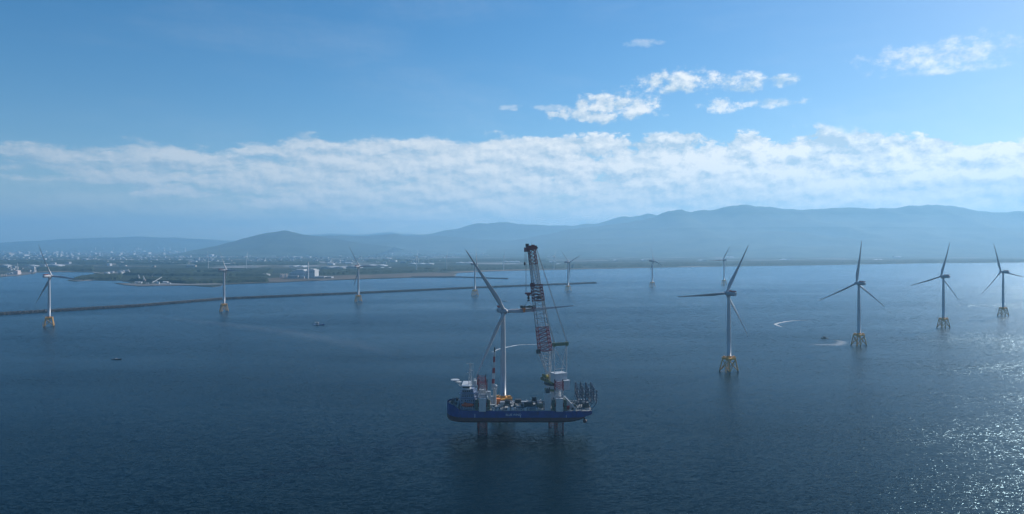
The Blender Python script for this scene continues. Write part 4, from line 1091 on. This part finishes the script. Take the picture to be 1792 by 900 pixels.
def foam(pts, widths, m, label, z):
    line = [Vector(G(*p)) for p in pts]
    fine = []; ws = []
    for i in range(len(line) - 1):
        for k in range(8): f = k / 8; fine.append(line[i].lerp(line[i + 1], f)); ws.append(widths[i] * (1 - f) + widths[i + 1] * f)
    fine.append(line[-1]); ws.append(widths[-1])
    for _ in range(4): fine = [fine[0]] + [(fine[i - 1] + fine[i] * 2 + fine[i + 1]) / 4 for i in range(1, len(fine) - 1)] + [fine[-1]]
    me = bpy.data.meshes.new('wake'); vs = []; uvs = []
    for i, p in enumerate(fine):
        d = (fine[min(i + 1, len(fine) - 1)] - fine[max(i - 1, 0)]).normalized(); nn = Vector((-d.y, d.x))
        for s in (-1, 1): q = p + nn * s * ws[i] / 2; vs.append((q.x, q.y, z)); uvs.append((i / (len(fine) - 1), (s + 1) / 2))
    fs = [(2 * i, 2 * i + 2, 2 * i + 3, 2 * i + 1) for i in range(len(fine) - 1)]
    me.from_pydata(vs, [], fs); ul = me.uv_layers.new()
    for l in me.loops: ul.data[l.index].uv = uvs[l.vertex_index]
    me.materials.append(m); o = bpy.data.objects.new('wake', me); COL.objects.link(o)
    o['kind'] = 'stuff'; o['label'] = label; o['category'] = 'foam'; return o
foam([(1440, 560.8), (1390, 561.2), (1372, 563.5), (1355, 567.4), (1364, 571), (1378, 574)], [10, 13, 17, 20, 16, 8], M_FOAM, 'white curved wake on the water left of the small black boat', .05)
foam([(1405, 604), (1440, 603.5), (1466, 604), (1475, 598), (1455, 594)], [12, 26, 36, 30, 12], M_FOAM3, 'pale churned water beside the small black boat', .05)
foam([(853, 616.6), (863, 616.2), (871, 611.6), (885.5, 608), (907, 603.7), (930, 603.2), (950, 602.3), (990, 603)], [6, 8, 10, 11, 11, 7, 6, 4], M_FOAM, 'thin white wake line behind the turbine tower and crane boom', .05)
foam([(250, 552), (380, 566), (500, 580), (620, 602), (720, 628)], [40, 80, 110, 100, 50], M_FOAM2, 'long faint foam streak crossing the water left of the ship', .05)
foam([(886, 527.7), (894, 526.6)], [8, 8], M_FOAM, 'short white wake behind the tiny grey boat', .05)

# ------------------------------------------------------------------ buildings on the shore
def base(px, py): X, Y = G(px, py); return X, Y
def mpx(py): return CAM_H / (py - HZ)            # metres per photo pixel at that depth
def plant():
    X, Y = base(527, 488.0); s = CAM_H / (488 - HZ)
    t = thing('power_plant', 'large pale power plant hall beside the tall white chimney onshore', 'power plant', (X, Y, 2)); 
    a = MB(); a.box(-21 * s, 9 * s, 0, 90, 0, 10.0 * s); a.box(-17 * s, 6 * s, 8, 84, 10 * s, 13.2 * s); a.box(-12 * s, 3 * s, 14, 78, 13.2 * s, 15.4 * s); a.box(9 * s, 22 * s, 20, 100, 0, 14.6 * s); a.box(10 * s, 19 * s, 30, 90, 14.6 * s, 16 * s)
    a.build('hall', M_BW, t)
    b = MB(); b.box(-20 * s, -2 * s, -40, -2, 0, 5.4 * s); b.box(-1 * s, 8 * s, -30, -2, 0, 4 * s); b.box(24 * s, 40 * s, 0, 60, 0, 3.4 * s); b.box(41 * s, 52 * s, 10, 60, 0, 2.4 * s)
    b.build('annex', M_BG, t)
    w_ = MB()
    for k in range(9): w_.box(-20 * s + k * 3.1 * s, -18.2 * s + k * 3.1 * s, -.4, 0, 6.2 * s, 8.6 * s)
    for k in range(4): w_.box(10 * s + k * 3 * s, 11.6 * s + k * 3 * s, 19.6, 20, 9 * s, 13 * s)
    w_.build('louvres', M_BG, t)
plant()
X, Y = base(539.2, 489.2); s = CAM_H / (489.2 - HZ)
ch = thing('chimney', 'tall square white chimney standing before the power plant', 'chimney', (X, Y, 2))
c = MB(); c.add([(-1.0 * s, -1.0 * s, 0), (1.0 * s, -1.0 * s, 0), (1.0 * s, 1.0 * s, 0), (-1.0 * s, 1.0 * s, 0), (-.72 * s, -.72 * s, 29 * s), (.72 * s, -.72 * s, 29 * s), (.72 * s, .72 * s, 29 * s), (-.72 * s, .72 * s, 29 * s)], [(0, 1, 5, 4), (1, 2, 6, 5), (2, 3, 7, 6), (3, 0, 4, 7), (4, 5, 6, 7)])
c.build('shaft', M_ROOFW, ch); c = MB(); c.box(-.85 * s, .85 * s, -.85 * s, .85 * s, 29 * s, 29.6 * s); c.box(-.3 * s, .3 * s, -.3 * s, .3 * s, 29.6 * s, 30.4 * s); c.build('cap', M_BG, ch)
for k, (px, py) in enumerate([(491, 486.4), (494.5, 486.3), (498, 486.1), (501.5, 486.0)]):
    X, Y = base(px, py); s = mpx(py); mb = MB(); mb.lathe([(1.1 * s, 0), (1.1 * s, 5.4 * s), (.7 * s, 6.2 * s), (.1 * s, 6.5 * s)], 14)
    tag(mb.build('silo', M_PINK), 'pale round silo in the row of four left of the power plant', 'silo', 'silos beside the power plant', (X, Y, 2))

def shed(px, py, wpx, hpx, dep, wm, rm, label, name='warehouse', cat='warehouse', group=None):
    X, Y = base(px, py); s = mpx(py); w_ = wpx * s / 2; h_ = hpx * s
    t = thing(name, label, cat, (X, Y, 2), 0, group)
    a = MB(); a.box(-w_, w_, 0, dep, 0, h_); a.build('walls', wm, t)
    r_ = MB(); n = max(1, int(w_ * 2 / 60))
    for k in range(n):
        x0, x1 = -w_ - 1 + k * (2 * w_ + 2) / n, -w_ - 1 + (k + 1) * (2 * w_ + 2) / n; xm = (x0 + x1) / 2; rh = min(6, (x1 - x0) * .12)
        r_.add([(x0, -1, h_ + .02), (xm, -1, h_ + rh), (x1, -1, h_ + .02), (x0, dep + 1, h_ + .02), (xm, dep + 1, h_ + rh), (x1, dep + 1, h_ + .02)], [(0, 1, 4, 3), (1, 2, 5, 4), (0, 2, 1), (3, 4, 5), (0, 3, 5, 2)])
    r_.build('roof', rm, t)
    return t
shed(518, 468.4, 26, 1.2, 160, M_BW, M_ROOFW, 'long white warehouse roof above and left of the white chimney')
shed(581, 471.6, 40, 2.6, 260, M_BG, M_BG, 'big grey flat warehouse right of the power plant')
shed(613, 470.8, 22, 3.2, 240, M_BG, M_BG, 'grey warehouse just left of the third sea turbine hub')
shed(655, 466.6, 36, 1.0, 160, M_BW, M_ROOFW, 'long pale warehouse right of the third sea turbine hub')
shed(673, 471.0, 28, 1.0, 60, M_BW, M_ROOFW, 'thin bright shed at the edge of the coastal wood')
shed(735, 463.6, 44, 1.0, 140, M_BW, M_ROOFW, 'long white shed behind the third small land turbine')
shed(812, 461.8, 30, 1.0, 140, M_BW, M_ROOFW, 'white shed left of the edge-on sea turbine')
shed(895, 459.8, 30, 1.0, 150, M_BW, M_ROOFW, 'white shed behind the crane boom on the plain')
shed(968, 459.8, 12, 1.0, 120, M_BW, M_ROOFW, 'small white shed right of the crane boom on the plain')
shed(985, 464.0, 26, .8, 100, M_BW, M_ROOFW, 'thin pale shed behind the turbine at the breakwater end')
shed(966, 450.2, 14, .9, 160, M_BW, M_ROOFW, 'distant bright shed above the crane boom right side')
shed(675, 453.6, 14, .9, 160, M_BW, M_ROOFW, 'distant bright shed in the plain before the left mountain')
shed(1128, 456.6, 7, 1.1, 120, M_ROOFW, M_ROOFW, 'bright white hall left of the lone far sea turbine')
shed(1378, 455.8, 9, 1.0, 160, M_ROOFW, M_ROOFW, 'bright white hall between the two large right turbines')
shed(1546, 456.2, 14, .9, 160, M_ROOFW, M_ROOFW, 'bright white hall right of the upright turbine blade')
shed(1079, 457.0, 8, .8, 120, M_BW, M_ROOFW, 'pale hall on the far shore right of the breakwater turbine')
shed(1232, 457.0, 12, .8, 150, M_BW, M_ROOFW, 'pale hall on the far shore left of the farthest turbine')
shed(50, 466.6, 22, 1.0, 60, M_BW, M_ROOFW, 'long pale shed left of the leftmost turbine blade')
shed(92, 466.8, 20, 1.6, 90, M_BW, M_ROOFW, 'white shed behind the leftmost turbine blade')
shed(295, 462.4, 16, 1.2, 100, M_BB, M_ROOFW, 'pinkish white shed inland behind the cargo quay')
shed(317, 462.2, 8, .9, 80, M_BW, M_ROOFW, 'small white shed right of the pinkish shed inland')
shed(280, 474.6, 16, .8, 40, M_BW, M_ROOFW, 'thin white shed in the wood behind the cargo quay')
shed(378, 440.5, 9, 1.2, 260, M_ROOFW, M_ROOFW, 'distant white hall left of the second sea turbine blade')
shed(53, 431.8, 8, .7, 500, M_ROOFW, M_ROOFW, 'far bright white dome roof at the foot of the left hills')
shed(97, 447.2, 6, 1.8, 120, M_ROOFW, M_ROOFW, 'bright white block in the city at left')
shed(460, 483.8, 14, 2.4, 60, M_BG, M_BG, 'grey shed at the wood edge left of the silos')
# port at the left edge
shed(5, 468.0, 14, 2.6, 60, M_BG, M_ROOFW, 'white roofed port hall at the left frame edge')
shed(17, 480.6, 10, 2.0, 40, M_BG, M_BG, 'grey quay shed at the left port')
shed(27, 481.2, 8, 6.6, 26, M_PINK, M_PINK, 'tall pinkish grain store on the left port quay', 'grain_store', 'building')
shed(209.5, 480.0, 6, 3.0, 30, M_BW, M_ROOFW, 'small bright building on the spit behind the cargo quay', 'harbour_office', 'building')
shed(186, 480.4, 8, 1.2, 20, M_BB, M_ROOFW, 'low pale shed at the shore of the wooded spit')
for k, px in enumerate((1.5, 4, 7.5, 10.5)):
    X, Y = base(px, 484.8 - k * .25); s = mpx(484.5); mb = MB(); mb.lathe([(1.0 * s, 0), (1.0 * s, 3.4 * s), (.6 * s, 4 * s), (.05 * s, 4.2 * s)], 14)
    tag(mb.build('storage_tank', M_BB), 'pale storage tank in the row on the left port quay', 'tank', 'tanks on the left port quay', (X, Y, 2))
X, Y = base(30.6, 474); s = mpx(474); mb = MB(); mb.lathe([(.55 * s, 0), (.4 * s, 13 * s)], 12); tag(mb.build('stack', M_ROOFW), 'thin white stack at the left port', 'chimney', None, (X, Y, 2))
def port_crane(px, py, hpx, lean, label, m):
    X, Y = base(px, py); s = mpx(py); H_ = hpx * s
    t = thing('harbour_crane', label, 'crane', (X, Y, 2)); b = MB()
    for sx in (-1, 1):
        for sy in (-1, 1): b.bar((sx * 7, sy * 7, 0), (sx * 4, sy * 4, H_ * .28), .8, n=5)
    b.box(-6, 6, -5, 5, H_ * .28, H_ * .45); b.build('portal', M_BD, t)
    j = MB(); e = Vector((lean * H_, 0, H_))
    rr = [[Vector((0, 0, H_ * .4)).lerp(e, f) + Vector((sx * (3 - 2 * f), sy * (3 - 2 * f), 0)) for sx, sy in ((-1, -1), (1, -1), (1, 1), (-1, 1))] for f in (0, .2, .4, .6, .8, 1)]
    j.lattice(rr, .6, .4); j.build('jib', m, t); return t
port_crane(243.5, 492.5, 11, -.12, 'left of the two upright white jib cranes on the cargo quay', M_LWHITE)
port_crane(252.5, 495.5, 12, -.16, 'right of the two upright white jib cranes on the cargo quay', M_LWHITE)
port_crane(265, 489.5, 10, .35, 'leaning grey jib crane behind the upright pair on the cargo quay', M_STEEL)
port_crane(227, 480.5, 8, -.3, 'small pale crane beside the bright building on the spit', M_LWHITE)
port_crane(57, 480.0, 4, .3, 'small crane at the end of the left port quay', M_LWHITE)
cv = MB(); (xa, ya), (xb, yb) = G(266, 498.2), G(283, 492.5)
for q in range(7): f = q / 6; cv.bar((xa + (xb - xa) * f, ya + (yb - ya) * f, 2), (xa + (xb - xa) * f, ya + (yb - ya) * f, 8 + 14 * f), .5, n=5)
cv.bar((xa, ya, 8), (xb, yb, 22), 2.0, n=6); tag(cv.build('conveyor', M_BG), 'inclined conveyor gallery on the cargo quay right of the cranes', 'conveyor')

# small turbines on land
def land_turbine():
    t = thing('land_turbine', 'x', 'wind turbine'); H_ = 80
    a = MB(); a.lathe([(2.2, 0), (1.3, H_)], 14); a.build('tower', M_ROOFW, t)
    b = MB(); b.box(-1.6, 1.6, -3, 6, H_ - .2, H_ + 3.2); b.build('nacelle', M_ROOFW, t)
    h = MB(); h.obox((0, 0, 0), (1.4, 0, 0), (0, 1.6, 0), (0, 0, 1.4)); hub = h.build('hub', M_ROOFW, t); hub.location = (0, -4.7, H_ + 1.5); hub.rotation_mode = 'YXZ'
    m_ = MB(); m_.add([(-.7, 0, 1), (.9, .5, 1), (.9, -.5, 1), (-1.5, 0, 8), (1.3, .4, 8), (1.3, -.4, 8), (-.4, 0, 38), (.3, .15, 38), (.3, -.15, 38)], [(0, 1, 4, 3), (1, 2, 5, 4), (2, 0, 3, 5), (3, 4, 7, 6), (4, 5, 8, 7), (5, 3, 6, 8), (6, 7, 8)])
    b0 = m_.build('blade', M_ROOFW, hub)
    for k in (1, 2): c = b0.copy(); COL.objects.link(c); c.parent = hub; c.rotation_euler = (0, R(120 * k), 0)
    return t
lp = land_turbine()
for i, (px, py, hub_py, yaw, ph, lab) in enumerate([(364.5, 472, 449.8, 20, 115, 'small white land turbine left of the second sea turbine, two blades drooping'), (431, 470.5, 449.5, 80, 20, 'small white land turbine right of the second sea turbine, rotor edge-on'),
        (729, 476, 449.3, 85, 10, 'small white land turbine on the scrub left of the raised blade'), (781.5, 474.5, 448.6, 95, 0, 'small white land turbine nearest the raised blade tip'), (881.5, 472.8, 448.6, 100, 5, 'small white land turbine just left of the crane boom top'), (969.5, 472, 448.5, 60, 25, 'faint land turbine just right of the crane boom')]):
    t = lp if i == 0 else dup_tree(lp)
    X, Y = G(px, py); t.location = (X, Y, 2); t.rotation_euler = (0, 0, R(yaw)); sc = (py - hub_py) * Y / FPX / 81.5; t.scale = (sc, sc, sc)
    t['label'] = lab; t['group'] = 'small wind turbines on land'
    for ch_ in [q for q in bpy.data.objects if q.parent == t]:
        if ch_.name.startswith('hub'): ch_.rotation_euler = (0, R(ph), 0)

# city: single blocks far off, a few pixels each
def block_proto(kind):
    mb = MB()
    if kind == 0: mb.box(-.5, .5, -.5, .5, 0, .94); mb.box(-.46, .46, -.46, .46, .94, 1.0, 1); mb.box(-.15, .2, -.2, .15, 1.0, 1.1, 0)
    elif kind == 1: mb.box(-.5, .5, -.5, .5, 0, .7); mb.box(-.3, .34, -.3, .34, .7, 1.0); mb.box(-.1, .1, -.1, .1, 1.0, 1.12, 1)
    else:
        mb.box(-.5, .5, -.5, .5, 0, .72); mb.add([(-.54, -.54, .722), (.54, -.54, .722), (.54, .54, .722), (-.54, .54, .722), (-.54, 0, 1.0), (.54, 0, 1.0)], [(0, 1, 5, 4), (2, 3, 4, 5), (1, 2, 5), (3, 0, 4), (0, 3, 2, 1)], 1)
    return mb
palettes = [[M_BW, M_BG], [M_BB, M_ROOFB], [M_BG, M_BG], [M_BW, M_ROOFW]]
meshes = {}
for kd in range(3):
    for pi_, pl in enumerate(palettes):
        o = block_proto(kd).build('city_building', pl); meshes[(kd, pi_)] = o.data; bpy.data.objects.remove(o)
rc = random.Random(21)
def city(n, pxr, pyr, wr, hr, name, label, cat, group, kinds, dep=1.0):
    for k in range(n):
        px = rc.uniform(*pxr); py = pyr[0] + (pyr[1] - pyr[0]) * rc.random() ** 1.0
        X, Y = G(px, py); me = meshes[(rc.choice(kinds), rc.choice((0, 0, 1, 2, 3)))]
        o = bpy.data.objects.new(name, me); COL.objects.link(o); o.location = (X, Y, 2)
        w_ = rc.uniform(*wr); o.scale = (w_, w_ * rc.uniform(.5, 1.1) * dep, rc.uniform(*hr)); o.rotation_euler = (0, 0, rc.uniform(-.3, .3))
        tag(o, label, cat, group)
city(34, (150, 330), (437.5, 441), (30, 60), (70, 150), 'tower_block', 'tall hazy tower block in the distant city centre at left', 'tower block', 'tower blocks of the distant city', [0, 1])
city(80, (0, 420), (438, 449), (40, 110), (16, 45), 'city_building', 'mid-height hazy building in the distant city at left', 'building', 'buildings of the distant city', [0, 1])
city(50, (420, 760), (437.5, 446), (40, 110), (14, 40), 'town_building', 'small hazy building in the town under the left mountain', 'building', 'town buildings under the left mountain', [0, 1, 2])
city(46, (760, 1240), (438, 449), (40, 120), (10, 26), 'plain_building', 'small pale building on the hazy plain below the central mountains', 'building', 'buildings on the central plain', [0, 2])
city(22, (1250, 1792), (440, 452), (50, 130), (10, 22), 'shore_building', 'tiny faint building on the far shore below the right mountain', 'building', 'buildings on the far right shore', [0, 2])
city(40, (60, 420), (449, 469), (25, 80), (8, 20), 'farm_building', 'small low building on the green plain before the city', 'building', 'low buildings on the left plain', [0, 2])
city(26, (440, 800), (449, 466), (30, 90), (8, 18), 'plain_house', 'small low building on the plain behind the chimney and coastal woods', 'building', 'low buildings on the middle plain', [0, 2])
city(16, (2, 60), (468, 481.5), (12, 30), (8, 22), 'port_building', 'small building crowded into the left port', 'building', 'port buildings at the left edge', [0, 1, 2])
city(12, (185, 245), (476.3, 480), (14, 34), (7, 16), 'spit_building', 'small building on the spit behind the cargo quay', 'building', 'buildings on the spit', [0, 2])
city(10, (228, 300), (495.8, 499.2), (8, 22), (4, 12), 'quay_stockpile', 'small brown stockpile or shed on the cargo quay', 'stockpile', 'stockpiles on the cargo quay', [2])
# farther houses nobody could count
hs = MB()
for k in range(3800):
    px = rc.uniform(-40, 900); py = 433.6 + rc.random() ** 1.6 * (13 if k < 2600 else 28)
    if k >= 2600: px = rc.uniform(-20, 760)
    X, Y = G(px, py); w_ = rc.uniform(10, 34); h_ = rc.uniform(6, 16) * (1.8 if rc.random() < .1 else 1)
    hs.box(X - w_, X + w_, Y, Y + w_ * 1.2, 1.5, h_, rc.choice((0, 1, 1, 1, 2, 3)))
o = hs.build('distant_houses', [M_BW, M_BG, M_BB, M_ROOFB]); o['kind'] = 'stuff'; o['label'] = 'mass of tiny hazy city houses before the hills'; o['category'] = 'houses'

# ------------------------------------------------------------------ haze
mb = MB(); NU, NV = 48, 14
for (hh_, rr_) in ((300, .92), (480, 1.0), (700, 1.06)):
    vs = []
    for j in range(NV + 1):
        a = -math.pi / 2 + math.pi * j / NV
        for i in range(NU): t = 2 * math.pi * i / NU; vs.append((5500 + 13500 * rr_ * math.cos(a) * math.cos(t), 12200 + 4300 * rr_ * math.cos(a) * math.sin(t), 4 + max(-2.0 - hh_ * .002, hh_ * math.sin(a))))
    mb.add(vs, [(j * NU + i, j * NU + (i + 1) % NU, (j + 1) * NU + (i + 1) % NU, (j + 1) * NU + i) for j in range(NV) for i in range(NU)])
mm = bpy.data.materials.new('valley_mist'); mm.use_nodes = True
w = NT(mm.node_tree); w.n.clear(); o_ = w.new('ShaderNodeOutputMaterial'); v_ = w.new('ShaderNodeVolumePrincipled')
v_.inputs['Color'].default_value = (0.62, 0.82, 1.0, 1); v_.inputs['Density'].default_value = 2.5e-5; v_.inputs['Anisotropy'].default_value = 0.3
w.l.new(v_.outputs[0], o_.inputs['Volume'])
ms_ = mb.build('valley_mist', mm); ms_['kind'] = 'stuff'; ms_['label'] = 'pale mist lying over the plain at the foot of the mountains'; ms_['category'] = 'mist'
hz = MB(); hz.box(-39000, 39000, -1500, 37000, -5.0, 1420.0)
hm_ = bpy.data.materials.new('haze'); hm_.use_nodes = True
w = NT(hm_.node_tree); w.n.clear()
ho_ = w.new('ShaderNodeOutputMaterial'); pv = w.new('ShaderNodeVolumePrincipled')
pv.inputs['Color'].default_value = (*HAZE_COLOR, 1); pv.inputs['Density'].default_value = HAZE_DENSITY; pv.inputs['Anisotropy'].default_value = HAZE_G
w.l.new(pv.outputs[0], ho_.inputs['Volume'])
hb_ = hz.build('haze', hm_); hb_['kind'] = 'stuff'
